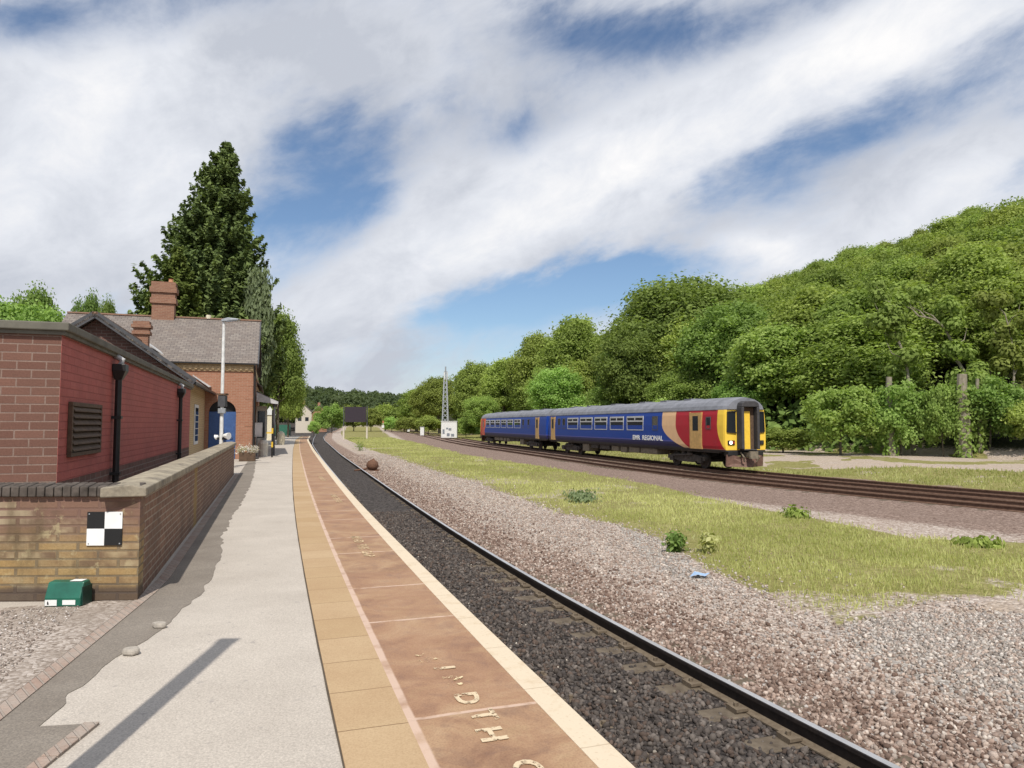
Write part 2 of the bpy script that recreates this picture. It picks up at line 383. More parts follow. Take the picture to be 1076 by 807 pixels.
M_WALL_Y = brick('yellow_brick', ((.36, .235, .10), (.22, .135, .075), (.42, .33, .18)), (.15, .115, .08), .27, .085, stain=dark_low)
def damp(t, o, c):
    c = t.mix(t.math('MULTIPLY', t.step(t.noise(1.3, 6, t.obj(), .65), .46, .7), .5), c, (.12, .085, .065))
    k = t.math('MULTIPLY', t.step(t.math('ABSOLUTE', t.math('SUBTRACT', t.math('ADD', o[1], t.math('MULTIPLY', t.noise(4, 4, t.obj()), .5)), 5.9)), .42, .1), .8)
    return t.mix(k, c, (.30, .2, .07))
M_WALL_B = brick('brown_boundary_brick', ((.21, .115, .08), (.31, .175, .115), (.17, .11, .08)), (.42, .35, .27), .25, .085, stain=damp, msize=.010)
M_BRICK_F = brick('brown_red_brick', ((.175, .088, .066), (.225, .115, .085), (.15, .085, .066)), (.30, .22, .18), .34, .115, msize=.010)
M_BRICK_R = brick('red_painted_brick', ((.46, .125, .105), (.50, .145, .12), (.42, .12, .10)), (.36, .095, .08), .34, .115, rough=.7, msize=.008, relief=.9, stain=lambda t, o, c: t.mix(t.ramp(t.noise(.9, 7, t.obj(), .7), (.42, 0), (.68, .55)), c, (.27, .085, .07)))
M_BRICK_P = brick('plinth_brick', ((.13, .075, .06), (.2, .10, .08), (.12, .075, .065)), (.25, .2, .17), .34, .115)
M_BRICK_S = brick('station_orange_brick', ((.36, .165, .10), (.43, .21, .135), (.30, .14, .09)), (.42, .29, .21), .26, .085)
M_BRICK_CH = brick('chimney_brick', ((.27, .13, .085), (.34, .18, .115), (.22, .115, .08)), (.36, .25, .18), .26, .085)
M_BRICK_C = brick('cream_brick', ((.62, .47, .26), (.56, .40, .22), (.6, .46, .28)), (.40, .27, .17), .26, .085)
M_BRICK_K = brick('kerb_brick', ((.30, .205, .16), (.38, .28, .225), (.40, .335, .28)), (.30, .25, .21), .085, .3, relief=.8, stain=lambda t, o, c: t.mix(t.ramp(t.noise(2.2, 6, t.obj(), .7), (.4, 0), (.6, .8)), c, (.36, .31, .265)))
def m_slate(t, p):
    o = t.sep(t.uv()); b = t.new('ShaderNodeTexBrick'); t.put(b.inputs['Vector'], t.comb(o[0], o[1]))
    b.inputs['Scale'].default_value = 1; b.inputs['Brick Width'].default_value = .30; b.inputs['Row Height'].default_value = .22
    b.inputs['Mortar Size'].default_value = .012; b.inputs['Color1'].default_value = (.165, .14, .125, 1); b.inputs['Color2'].default_value = (.235, .205, .18, 1)
    b.inputs['Mortar'].default_value = (.085, .075, .07, 1)
    n = t.noise(1.1, 7, t.obj(), .7); n2 = t.noise(4.5, 6, t.obj(), .7)
    c = t.mix(t.ramp(n, (.4, 0), (.7, .5)), b.outputs[0], (.19, .15, .125))
    c = t.mix(t.step(n2, .62, .7), c, (.36, .30, .21))
    t.put(p.inputs['Normal'], t.bump(t.math('SUBTRACT', t.math('FRACT', t.math('MULTIPLY', o[1], -1 / .22)), b.outputs['Fac']), .5, .015)); return c
M_SLATE = material('weathered_slate', m_slate, .75, .25)
M_WHITE = paint('white_paint', (.72, .72, .70), .5); M_BLACK = paint('black_metal', (.022, .021, .021), .45)
M_DGREY = paint('dark_grey_metal', (.075, .075, .08), .5); M_GALV = paint('galvanised_steel', (.42, .44, .46), .45, metal=.4)
M_BLUE = paint('blue_door_paint', (.055, .115, .29), .45); M_CREAM = paint('cream_render', (.66, .60, .45), .8)
M_RUST = paint('rusty_iron', (.15, .075, .045), .85, wear=.5, scale=12); M_GREENB = paint('green_plastic', (.012, .115, .075), .38, .5, wear=.3)
M_FELT = paint('parapet_felt', (.15, .14, .112), .85, wear=.35, scale=3); M_WOODV = paint('weathered_brown_timber', (.115, .072, .045), .8, wear=.4, scale=9)
M_YEL = paint('safety_yellow', (.75, .50, .05), .5); M_TERR = paint('terracotta_pot', (.55, .28, .15), .85)
M_LEAD = paint('lead_flashing', (.50, .50, .50), .55); M_PALE = paint('pale_render', (.62, .55, .46), .85); M_TILE = paint('dark_roof_tile', (.17, .13, .115), .8)
M_BRED = paint('red_paint', (.42, .05, .03), .5)
def m_glass(t, p):
    p.inputs['Base Color'].default_value = (.018, .022, .026, 1); p.inputs['IOR'].default_value = 1.5
M_GLASS = material('dark_window_glass', m_glass, .06, .6)
def m_rail(t, p):
    n = t.noise(14, 6, t.obj(), .7); return t.ramp(n, (.3, (.035, .022, .016)), (.7, (.085, .05, .034)))
M_RAILS = material('rail_side_rust', m_rail, .8, .25)
M_RAILT = material('polished_rail_head', lambda t, p: t.ramp(t.noise(3, 4, t.obj()), (.3, (.62, .59, .57)), (.7, (.8, .77, .75))), .36, .5, .8)
M_RAILW = material('dark_oily_rail_web', lambda t, p: t.ramp(t.noise(14, 6, t.obj(), .7), (.3, (.012, .010, .011)), (.7, (.035, .026, .022))), .6, .3)
M_RAILF = material('dusty_rail_foot', lambda t, p: t.ramp(t.noise(14, 6, t.obj(), .7), (.3, (.10, .075, .052)), (.7, (.20, .16, .115))), .9, .15)
M_RAILM = material('main_line_rail_rust', lambda t, p: t.ramp(t.noise(9, 5, t.obj()), (.3, (.10, .058, .04)), (.7, (.165, .10, .07))), .8, .2)
M_SLEEP = material('weathered_sleeper', lambda t, p: (t.put(p.inputs['Normal'], t.bump(t.noise(30, 6, t.obj(), .7), .6, .01)),
    t.ramp(t.noise(5, 6, t.obj(), .7), (.3, (.075, .058, .042)), (.5, (.13, .104, .076)), (.72, (.19, .155, .115))))[1], .9, .15)
def m_letters(lo, hi, base=(.72, .58, .36)):
    def fn(t, p):
        n = t.noise(16, 6, t.pos(), .75); tr = t.new('ShaderNodeBsdfTransparent'); mx = t.new('ShaderNodeMixShader')
        t.put(mx.inputs[0], t.step(n, lo, hi)); t.l.new(tr.outputs[0], mx.inputs[1]); t.l.new(p.outputs[0], mx.inputs[2])
        out = [x for x in t.n if x.type == 'OUTPUT_MATERIAL'][0]; t.l.new(mx.outputs[0], out.inputs[0]); return base
    return fn
M_LET = material('worn_lettering', m_letters(.43, .50, (.62, .50, .34)), .8, .2); M_LETW = material('very_worn_lettering', m_letters(.55, .6), .8, .2)
M_LETF = material('faded_lettering', m_letters(.42, .52, (.60, .45, .28)), .8, .2)
# ground: masks m1 = (dark ballast, grass, pale sand, red ballast), m2 = (wood floor, main-line ballast, grey chips, -)
def m_ground(t, p):
    u = t.pos(); m1 = t.attr('m1'); a = t.attr('m1', 'Alpha'); s1 = t.new('ShaderNodeSeparateColor'); t.put(s1.inputs[0], m1)
    s2 = t.new('ShaderNodeSeparateColor'); t.put(s2.inputs[0], t.attr('m2'))
    v = t.voro(21, u); vd = t.voro(21, u, out='Distance'); cell = t.sep(v)[0]; cell2 = t.sep(v)[1]
    n = t.noise(.9, 6, u, .65); n2 = t.noise(6, 5, u, .65); fine = t.noise(60, 4, u, .7)
    def stones(lo, mid, hi): return t.ramp(cell, (0, lo), (.55, mid), (1, hi))
    base = t.mix(t.ramp(n, (.35, 0), (.65, 1)), stones((.22, .16, .125), (.39, .31, .255), (.56, .48, .42)), stones((.26, .2, .165), (.44, .37, .315), (.58, .52, .47)))
    def lay(c, mask, col, lo=.35, hi=.65, nz=n2):
        k = t.step(t.math('ADD', mask, t.math('MULTIPLY', t.math('SUBTRACT', nz, .5), .7)), lo, hi); return t.mix(k, c, col)
    c = lay(base, a, stones((.13, .085, .065), (.27, .19, .15), (.40, .31, .255)))
    c = lay(c, s2.outputs[1], stones((.13, .088, .07), (.235, .168, .135), (.36, .275, .23)))
    c = lay(c, s2.outputs[2], stones((.19, .165, .14), (.36, .325, .29), (.52, .485, .44)))
    sand = t.mix(t.ramp(fine, (.35, .5), (.65, 0)), t.ramp(n2, (.3, (.42, .33, .25)), (.7, (.56, .46, .36))), (.26, .2, .15))
    sand = t.mix(t.ramp(n, (.4, .25), (.62, .8)), sand, stones((.22, .17, .135), (.42, .35, .29), (.58, .51, .45)))
    c = lay(c, s1.outputs[2], sand)
    gr = t.mix(t.ramp(n2, (.3, 0), (.7, 1)), t.ramp(n, (.3, (.30, .27, .10)), (.7, (.44, .385, .19))), (.16, .165, .035))
    c = lay(c, s1.outputs[1], t.mix(t.ramp(fine, (.4, .45), (.6, 0)), gr, (.14, .12, .05)))
    c = lay(c, s2.outputs[0], t.ramp(n2, (.3, (.018, .02, .008)), (.7, (.045, .045, .018))))  # leaf litter, with the shade under the canopy painted into its near-black colour
    c = lay(c, s1.outputs[0], stones((.018, .015, .014), (.065, .056, .052), (.125, .11, .10)))
    hgt = t.math('ADD', t.math('MULTIPLY', vd, -1.2), t.math('MULTIPLY', fine, .3))
    t.put(p.inputs['Normal'], t.bump(hgt, .8, .03)); return c
M_GROUND = material('trackside_ground', m_ground, .92, .12)
M_STONE = material('ballast_stone', lambda t, p: t.mix(t.ramp(t.noise(40, 4, t.pos(), .7), (.35, .4), (.6, 0)), t.attr('tint'), (.05, .035, .03)), .88, .2)
def m_gravel(t, p):
    u = t.pos(); v = t.voro(38, u); n = t.noise(1.4, 6, u, .65); f = t.noise(70, 4, u, .7)
    c = t.ramp(t.sep(v)[0], (0, (.20, .16, .13)), (.5, (.35, .295, .25)), (1, (.52, .46, .41)))
    c = t.mix(t.ramp(n, (.45, 0), (.62, .85)), c, t.ramp(f, (.3, (.20, .165, .135)), (.7, (.36, .30, .25))))
    t.put(p.inputs['Normal'], t.bump(t.math('ADD', t.math('MULTIPLY', t.voro(38, u, out='Distance'), -1), f), .6, .012)); return c
M_COPF = paint('dark_coping_brick', (.105, .088, .075), .9, .15, wear=.6, scale=7)
M_GRAVEL = material('yard_gravel', m_gravel, .92, .12)
def leaf(name, dark, light, trans=.48, hue=.013):
    def fn(t, p):
        a = t.new('ShaderNodeSeparateColor'); t.put(a.inputs[0], t.attr('tint'))
        k = t.math('ADD', t.math('MULTIPLY', a.outputs[0], .45), t.math('MULTIPLY', a.outputs[1], .55))
        c = t.mix(k, dark, light)
        oi = t.new('ShaderNodeObjectInfo').outputs['Random']
        h = t.new('ShaderNodeHueSaturation'); t.put(h.inputs['Color'], c)
        t.put(h.inputs['Hue'], t.math('ADD', .5 - hue, t.math('MULTIPLY', oi, 2 * hue)))
        t.put(h.inputs['Value'], t.math('ADD', .82, t.math('MULTIPLY', t.math('FRACT', t.math('MULTIPLY', oi, 7.31)), .42)))
        c = h.outputs[0]
        tr = t.new('ShaderNodeBsdfTranslucent'); t.put(tr.inputs[0], t.mix(1.0, c, (1.0, 1.05, .55), 'MULTIPLY')); mx = t.new('ShaderNodeMixShader')
        mx.inputs[0].default_value = trans; t.l.new(p.outputs[0], mx.inputs[1]); t.l.new(tr.outputs[0], mx.inputs[2])
        out = [x for x in t.n if x.type == 'OUTPUT_MATERIAL'][0]; t.l.new(mx.outputs[0], out.inputs[0]); return c
    return material(name, fn, .75, .12)
L_MID = leaf('broadleaf_foliage', (.16, .215, .045), (.42, .51, .145)); L_LIGHT = leaf('light_green_foliage', (.165, .275, .05), (.46, .60, .19))
L_DARK = leaf('dark_green_foliage', (.105, .165, .042), (.30, .40, .115)); L_CON = leaf('conifer_foliage', (.055, .092, .034), (.20, .27, .09), .28)
L_CONL = leaf('young_conifer_foliage', (.06, .10, .022), (.19, .25, .06), .2); L_PALE = leaf('pale_willow_foliage', (.14, .18, .10), (.30, .36, .2))
L_YEL = leaf('yellowing_foliage', (.14, .15, .03), (.32, .30, .09)); L_FAR = leaf('far_wood_foliage', (.075, .115, .055), (.16, .21, .10)); L_WEED = leaf('weed_foliage', (.12, .22, .05), (.3, .45, .14))
M_GRASS = leaf('dry_grass', (.36, .38, .125), (.72, .71, .36), .5, .0)
M_BARK = material('grey_bark', lambda t, p: (t.put(p.inputs['Normal'], t.bump(t.noise(12, 6, t.obj(), .7), .7, .03)),
    t.ramp(t.noise(4, 6, t.obj(), .7), (.3, (.06, .05, .036)), (.7, (.20, .175, .13))))[1], .9, .1)
M_BARKP = material('pale_bark', lambda t, p: t.ramp(t.noise(4, 6, t.obj(), .7), (.3, (.16, .14, .10)), (.7, (.36, .32, .25))), .9, .1)

# ------------------------------------------------------------------ ground sheet
def P2(l, z): return [tuple(G(x, y, z)[:2]) for x, y in l]
GRASS_POLY = P2([(358, 452.5), (400, 458), (440, 466), (500, 481), (560, 490), (620, 499), (690, 512), (740, 526), (800, 538), (870, 552), (960, 570), (1076, 574), (1300, 586),
                 (1300, 640), (1076, 628), (1000, 638), (945, 648), (880, 655), (830, 640), (790, 618), (745, 598), (715, 580), (690, 566), (645, 552), (590, 540), (545, 524), (500, 508), (440, 490), (385, 471), (362, 461)], -.7)
SAND_POLY = P2([(352, 460), (380, 473), (440, 492), (500, 508), (545, 524), (580, 543), (540, 540), (480, 520), (430, 505), (385, 482), (352, 466)], -.7)
SAND2 = P2([(800, 489), (860, 489), (960, 491), (1076, 497), (1200, 503), (1200, 478), (1076, 476), (960, 474), (880, 473), (800, 473)], -.45)
BANK_G = P2([(800, 496), (880, 498), (960, 505), (1076, 513), (1400, 530), (1400, 470), (1076, 474), (900, 470), (800, 470), (700, 466), (620, 461), (540, 458), (470, 456), (430, 452), (400, 449), (380, 449), (430, 454), (470, 459), (540, 466), (620, 475), (700, 485)], -.55)
SAND3 = P2([(1076, 634), (1010, 640), (970, 655), (1040, 668), (1076, 665), (1300, 690), (1300, 640)], -.7)
def hill_d(X, Y):
    dl = (X - 27.5) * .894 + (Y - 51) * .447
    return np.minimum(dl, main_d(X, np.clip(Y, -30, 480)) - 14 - 0 * Y)
def hill_h(X, Y):
    d = np.maximum(hill_d(X, Y), 0); h = np.where(d < 80, .36 * d, .36 * 80 + .36 * 70 * (1 - np.exp(-np.maximum(d - 80, 0) / 70)))
    dl = np.maximum((X - 27.5) * .894 + (Y - 51) * .447, 0)
    return h * sstep(X + .10 * Y, -60, 10)
def gz(X, Y):
    X = np.asarray(X, float); Y = np.asarray(Y, float)
    nd, u = near_d(X, Y); md = main_d(X, np.clip(Y, -30, 480))
    z = np.full(X.shape, BED) + .05 * (fbm(X * .35, Y * .35, 3) - .5) * sstep(np.abs(nd), 1.2, 3)
    z = z + .055 * sstep(nd, -.42, -.62) * sstep(nd, -2.5, -2.0) * sstep(u, 500, 480) + .05 * sstep(u, 12, 17) * sstep(np.abs(nd), .6, .3)
    z = z + .10 * sstep(nd, 2.5, 6) * sstep(-md, 2.0, 4.5)
    z = z - .10 * np.exp(-((md + 2.4) / 1.0) ** 2) * 0
    z = z + .35 * sstep(md, 8, 16)
    z = z + hill_h(X, Y)
    z = np.where(nd < -2.2 - .35, np.where(u < 125, -.45, BED), z)
    far = np.hypot(X, Y)
    z = z + sstep(Y, 300, 560) * 20 * np.exp(-((X + 170) / 140) ** 2) * (.8 + .4 * fbm(X / 60, Y / 60, 9)) * sstep(far, 300, 420)
    z = z + sstep(-nd, 60, 260) * 10 * sstep(Y, 40, 200)
    return z
az = np.radians(np.concatenate([np.arange(-180, -50, 4), np.arange(-50, 50, .16), np.arange(50, 180.1, 4)]))
rad = np.concatenate([[.4, 1.0, 1.8], np.geomspace(2.4, 90, 420), np.geomspace(92, 2500, 90)])
A_, R_ = np.meshgrid(az, rad); gX, gY = R_ * np.sin(A_), R_ * np.cos(A_); gZ = gz(gX, gY)
nd, uu = near_d(gX, gY); md = main_d(gX, np.clip(gY, -30, 480))
sp = lambda P, w: sstep(poly_sd(gX, gY, P), -w, w)
m1 = np.stack([sstep(nd, .25, -.12) * sstep(uu, 460, 440), np.maximum(sp(GRASS_POLY, .35), sp(BANK_G, .6)) * (1 - .55 * sstep(fbm(gX * .5, gY * .5, 4), .58, .72)),
               np.maximum(np.maximum(.62 * sp(SAND_POLY, .5), sp(SAND2, .5)), sp(SAND3, .3)) * .9, sstep(nd, 2.4, .5)], -1).reshape(-1, 4)
m1[:, 1] = np.maximum(m1[:, 1], (sstep(-nd, 40, 60) * sstep(gY, 60, 90)).ravel() + (sstep(gY, 120, 140) * sstep(np.abs(md), 6, 8) * sstep(np.abs(nd), 3, 4)).ravel() * .8)
forest = sstep(hill_d(gX, gY), -1, 4); farw = sstep(gY, 330, 420)
wd = np.maximum(forest, farw).ravel()
m1[:, 1] *= (1 - wd) * (1 - .9 * sp(SAND2, .5).ravel() * (fbm(gX * .3, gY * .3, 41).ravel() > .42))
mainb = sstep(md, -7.5, -3.5) * sstep(md, 9.0, 7.2) * (1 - forest)
chips = sp(P2([(880, 655), (960, 650), (1076, 660), (1300, 690), (1300, 800), (1000, 730), (900, 690)], -.7), .5) + sp(P2([(640, 545), (700, 566), (760, 620), (690, 600)], -.7), .3)
m2 = np.stack([wd, mainb.ravel(), np.clip(chips, 0, 1).ravel(), wd * 0], -1)
nr, na = gX.shape; idx = np.arange(nr * na).reshape(nr, na)
fc = np.stack([idx[:-1, :-1], idx[1:, :-1], idx[1:, 1:], idx[:-1, 1:]], -1).reshape(-1, 4)[:, ::-1]
gv = np.stack([gX, gY, gZ], -1).reshape(-1, 3)
gv = np.concatenate([gv, [[0, 0, gZ[0].mean()]]]); m1 = np.concatenate([m1, m1[:1]]); m2 = np.concatenate([m2, m2[:1]])
tag(link('ground', np_mesh('ground', gv, fc, M_GROUND, {'m1': m1, 'm2': m2}, True)), kind='structure')

# ------------------------------------------------------------------ platform (structure)
def ribbon(name, us, lo, hi, z, mat, ncol=1, skirt=None, thick=None):
    us = np.asarray(us, float); lo = np.broadcast_to(lo, us.shape); hi = np.broadcast_to(hi, us.shape)
    vs, fs, uvs = [], [], []
    n = ncol + 1
    for i, u in enumerate(us):
        for k in range(n):
            v = lo[i] + (hi[i] - lo[i]) * k / ncol; zz_ = z[i] if hasattr(z, '__len__') else z
            vs.append(S(v, u, zz_)); uvs.append((u, v - lo[i]))
    for i in range(len(us) - 1):
        for k in range(ncol): fs.append((i * n + k, i * n + k + 1, (i + 1) * n + k + 1, (i + 1) * n + k))
    if thick:
        o = len(vs)
        for i, u in enumerate(us):
            zz_ = z[i] if hasattr(z, '__len__') else z
            vs += [S(lo[i], u, zz_ - thick), S(hi[i], u, zz_ - thick)]; uvs += [(u, 0), (u, hi[i] - lo[i])]
        for i in range(len(us) - 1):
            fs.append((o + 2 * i, i * n, (i + 1) * n, o + 2 * i + 2)); fs.append((i * n + n - 1, o + 2 * i + 1, o + 2 * i + 3, (i + 1) * n + n - 1))
        fs.append((0, o, o + 1, n - 1)); e = len(us) - 1; fs.append((e * n, e * n + n - 1, o + 2 * e + 1, o + 2 * e))
    me = bpy.data.meshes.new(name); me.from_pydata(vs, [], fs); me.materials.append(mat)
    ul = me.uv_layers.new(name='UVMap'); ul.data.foreach_set('uv', [c for l in me.loops for c in uvs[l.vertex_index]])
    o = bpy.data.objects.new(name, me); COL.objects.link(o); return tag(o, kind='structure')
us = np.concatenate([np.arange(-12, 40, .5), np.arange(40, 116, 2)])
EV = edge_v(us)
ribbon('platform', us, -16.0, EV - 1.44, 0.0, M_CONC, 12, thick=.95)
ribbon('buff_paving_strip', us, EV - 1.44, EV - 1.02, .004 + 0 * us, M_BUFF, 1, thick=.02)
ribbon('red_slab_strip', us, EV - 1.02, EV - .18, .002 + 0 * us, M_RED, 1, thick=.95)
ribbon('platform_edge', us, EV - .18, EV, .006 + 0 * us, M_EDGE, 1, thick=.10)
ribbon('platform_face', us, EV - .20, EV - .10, -.10, M_WALL_B, 1, thick=.85)
ribbon('paving_joint', us, EV - 1.452 + .012 * (fbm(us * 1.3, us * 0, 61) - .5), EV - 1.438, .0065 + 0 * us, paint('joint_dirt', (.10, .08, .06), .95, .1), 1)
# asphalt strip along the wall with its broken edge
ua = np.arange(3.6, 40, .06)
rag = np.interp(ua, [3.6, 4.93, 5.64, 6.09, 6.94, 8.41, 10.3, 11.9, 12.3, 21.3, 27, 39], [-1.4, -1.30, -1.2, -1.12, -.90, -.67, -.61, -.68, -.74, -.57, -.6, -.75])
rag = rag + .10 * (fbm(ua * 1.6, ua * 0, 5, 5) - .5) + .05 * (vnoise(ua * 6, ua * 0, 8) - .5)
kv = np.interp(ua, [3.6, 4.95, 8.5, 9.2, 40], [-1.78, -1.55, -1.14, -1.10, -1.10])
ribbon('old_asphalt_strip', ua, kv, rag, .005 + 0 * ua, M_ASPH, 3, thick=.01)
uk = np.arange(-4, 27.4, .25); kv2 = np.interp(uk, [-4, 3.6, 4.95, 8.5, 9.2, 40], [-3.1, -1.78, -1.55, -1.14, -1.10, -1.10])
ribbon('brick_kerb', uk, kv2 - .12, kv2, .012 + 0 * uk, M_BRICK_K, 1, thick=.05)
ribbon('yard_gravel', np.arange(-4, 8.3, .25), -14.0, np.interp(np.arange(-4, 8.3, .25), [-4, 3.6, 4.95, 8.5], [-3.22, -1.90, -1.68, -1.27]), .006, M_GRAVEL, 1)
# dark cover in the corner with its brick surround
a = G(97, 760, .008); b = G(38, 807, .008); c = G(-60, 815, .008); e = G(-30, 767, .008)
MB().add([a, e, c, b], [(0, 1, 2, 3)]).build('asphalt_patch', M_ASPH); tag(bpy.data.objects['asphalt_patch'], kind='structure')
kb = MB()
for p, q in ((a, b),):
    dv = (q - p).normalized(); sd = Vector((dv.y, -dv.x, 0)) * .045; L = (q - p).length + .6; n = int(L / .22)
    for i in range(n):
        x, y = p + dv * (i * .22 + .006), p + dv * (i * .22 + .214); z0, z1 = Vector((0, 0, -.01)), Vector((0, 0, .012))
        kb.add([x - sd + z0, y - sd + z0, y + sd + z0, x + sd + z0, x - sd + z1, y - sd + z1, y + sd + z1, x + sd + z1], [(4, 5, 6, 7), (0, 1, 5, 4), (1, 2, 6, 5), (2, 3, 7, 6), (3, 0, 4, 7)])
tag(kb.build('brick_edging', M_BRICK_K, bevel=.004), kind='structure')
# painted lettering, tops of the letters towards the track
def letter(ch, u, v, size, mat, rot=0.0, sx_=1.0):
    me = text_mesh(ch, size, .0015); me.materials.clear(); me.materials.append(mat)
    o = bpy.data.objects.new('platform_lettering', me); COL.objects.link(o)
    o.location = S(v, u, .0085); o.rotation_euler = (0, 0, TH - math.pi / 2 + rot); o.scale = (sx_, 1, 1); return tag(o, kind='structure')
def at_uv(px, py): p = G(px, py, 0); return (-sT * p.x + cT * p.y, cT * p.x + sT * p.y)
for ch, px, py, mt in (('M', 448, 692, M_LETW), ('I', 466, 703, M_LET), ('N', 478, 716, M_LETW), ('D', 490, 735, M_LET), ('T', 507, 753, M_LET), ('H', 515, 773, M_LET), ('G', 553, 809, M_LET)):
    u, v = at_uv(px, py); letter(ch, u, v, .215, mt, rnd.uniform(-.05, .05), 1.25)
for px, py in ((380, 574), (353, 524), (338, 503)):
    u, v = at_uv(px, py)
    for k, ch in enumerate('MIND THE GAP'):
        if ch != ' ': letter(ch, u + (5.5 - k) * .155, v, .2, M_LETF, 0, 1.1)

# ------------------------------------------------------------------ loose broken pieces of asphalt beside the strip
for px, py, s_, lab in ((168, 660, .07, 'small broken asphalt lump at the ragged edge of the dark strip, farther of two'), (137, 688, .085, 'flat broken asphalt piece on the pale platform, nearer of two')):
    p = G(px, py, 0); m = MB(); pts = [(s_ * rnd.uniform(.7, 1.2) * math.cos(k * 1.05), s_ * .8 * rnd.uniform(.6, 1.1) * math.sin(k * 1.05)) for k in range(6)]
    m.prism(pts, 'z', .003, .055); o = m.build('asphalt_lump', paint('broken_concrete', (.40, .36, .31), .9, .15, wear=.35, scale=14), bevel=.018); o.location = p; tag(o, lab, 'rubble')

# ------------------------------------------------------------------ boundary wall
V0, U0 = -1.27, 8.15
base = S(V0, U0); wl = thing('boundary_wall', 'low boundary wall of stained yellow and brown brick with a stone coping beside the platform', 'wall', base, TH)
# front return: towards the left, slightly towards the camera
left = G(-260, 634, 0) - base; lx = left.x * cT + left.y * sT; ly = -left.x * sT + left.y * cT
H = 1.06; Tk = .30
k = ly / lx
MB().add([(0, 0, 0), (lx, ly, 0), (lx, ly + Tk, 0), (0, Tk, 0), (0, 0, H), (lx, ly, H), (lx, ly + Tk, H), (0, Tk, H)], [(0, 1, 5, 4), (2, 3, 7, 6), (4, 5, 6, 7), (3, 0, 4, 7), (1, 2, 6, 5)]).build('front_wall', M_WALL_Y, wl)
MB().box(-Tk, -.002, Tk + .002, 19.2, 0, H).build('side_wall', M_WALL_B, wl)
cm = MB(); n = 44                                      # front coping: blocks on edge
for i in range(n):
    a0 = lx * (i + .03) / n; a1 = lx * (i + .97) / n; dz = rnd.uniform(-.006, .006); o0 = -.05 + rnd.uniform(-.006, .006)
    cm.add([(a0, a0 * k + o0, H + .001), (a1, a1 * k + o0, H + .001), (a1, a1 * k + Tk + .05, H + .001), (a0, a0 * k + Tk + .05, H + .001),
            (a0, a0 * k + o0, H + .105 + dz), (a1, a1 * k + o0, H + .105 + dz), (a1, a1 * k + Tk + .05, H + .12 + dz), (a0, a0 * k + Tk + .05, H + .12 + dz)],
           [(3, 2, 1, 0), (4, 5, 6, 7), (0, 1, 5, 4), (1, 2, 6, 5), (2, 3, 7, 6), (3, 0, 4, 7)])
cm.build('coping', M_COPF, wl, bevel=.012)
cs = MB(); y = -.05
while y < 19.2:
    L = rnd.uniform(.85, 1.1); cs.prism([(-Tk - .06, H + .002), (.06, H + .002), (.06, H + .09), (-.1, H + .125), (-Tk - .06, H + .10)], 'y', y + .004, min(y + L, 19.25) - .004); y += L
cs.build('coping', M_COPING, wl, bevel=.012)
# black and white target plate on the wall
p0 = D(109, 554, 7.25); q = base + Vector((0, 0, 0))
xs = (p0 - base).x * cT + (p0 - base).y * sT
sg = thing('marker_plate', 'square black and white quartered plate fixed to the yellow brick wall', 'sign', base, TH)
plate = MB(); yl = xs * k - .022; hw = .17; zc = 1.8 - (554 - 446) * 7.3 / 740
M_SW = paint('sign_white', (.82, .82, .80), .5, wear=.06); M_SB = paint('sign_black', (.015, .015, .015), .5, wear=.1)
pb = lambda m, a, b, z0, z1, o: m.add([(a, a * k - .004 - o, z0), (b, b * k - .004 - o, z0), (b, b * k - .004 - o, z1), (a, a * k - .004 - o, z1), (a, a * k - .002, z0), (b, b * k - .002, z0), (b, b * k - .002, z1), (a, a * k - .002, z1)],
    [(0, 1, 2, 3), (0, 4, 5, 1), (1, 5, 6, 2), (2, 6, 7, 3), (3, 7, 4, 0), (7, 6, 5, 4)])
pb(plate, xs - hw, xs, zc - hw, zc, .012); pb(plate, xs, xs + hw, zc, zc + hw, .012); plate.mat(1)
pb(plate, xs - hw, xs, zc, zc + hw, .012); pb(plate, xs, xs + hw, zc - hw, zc, .012)
plate.build('plate', [M_SW, M_SB], sg)
for dx, dz in ((-.15, -.15), (.15, .15), (-.15, .15), (.15, -.15)): MB().tube([(xs + dx, (xs + dx) * k - .016, zc + dz), (xs + dx, (xs + dx) * k - .021, zc + dz)], .007, 8).build('screw', M_GALV, sg)
# green bait box
bp = G(68, 637, 0); bb = thing('bait_box', 'small green plastic box with white labels on the gravel at the wall foot', 'box', bp + Vector((0, .06, .006)), R(1.5))
w2 = .175
MB().prism([(-.11, 0), (-.11, .085), (-.05, .23), (.05, .235), (.09, .18), (.10, 0)], 'x', -w2, w2).build('box_body', M_GREENB, bb, bevel=.012)
MB().box(w2 - .002, w2 + .012, -.09, .08, .004, .19).build('end_cap', paint('dark_green_plastic', (.006, .04, .03), .4), bb, bevel=.006)
M_LABEL = paint('label_paper', (.78, .78, .76), .6, wear=.08)
l1 = MB().box(-.165, -.05, -.1135, -.11, .012, .068).build('label', M_LABEL, bb)
sym = MB().prism([(-.142, .022), (-.126, .020), (-.128, .040), (-.136, .058), (-.143, .045)], 'y', -.1145, -.1137).build('warning_mark', M_SB, l1)
MB().box(.005, .13, -.1135, -.11, .02, .066).build('label', M_LABEL, bb)
MB().box(.03, .15, -.045, .045, .2355, .2375).build('label', M_LABEL, bb)

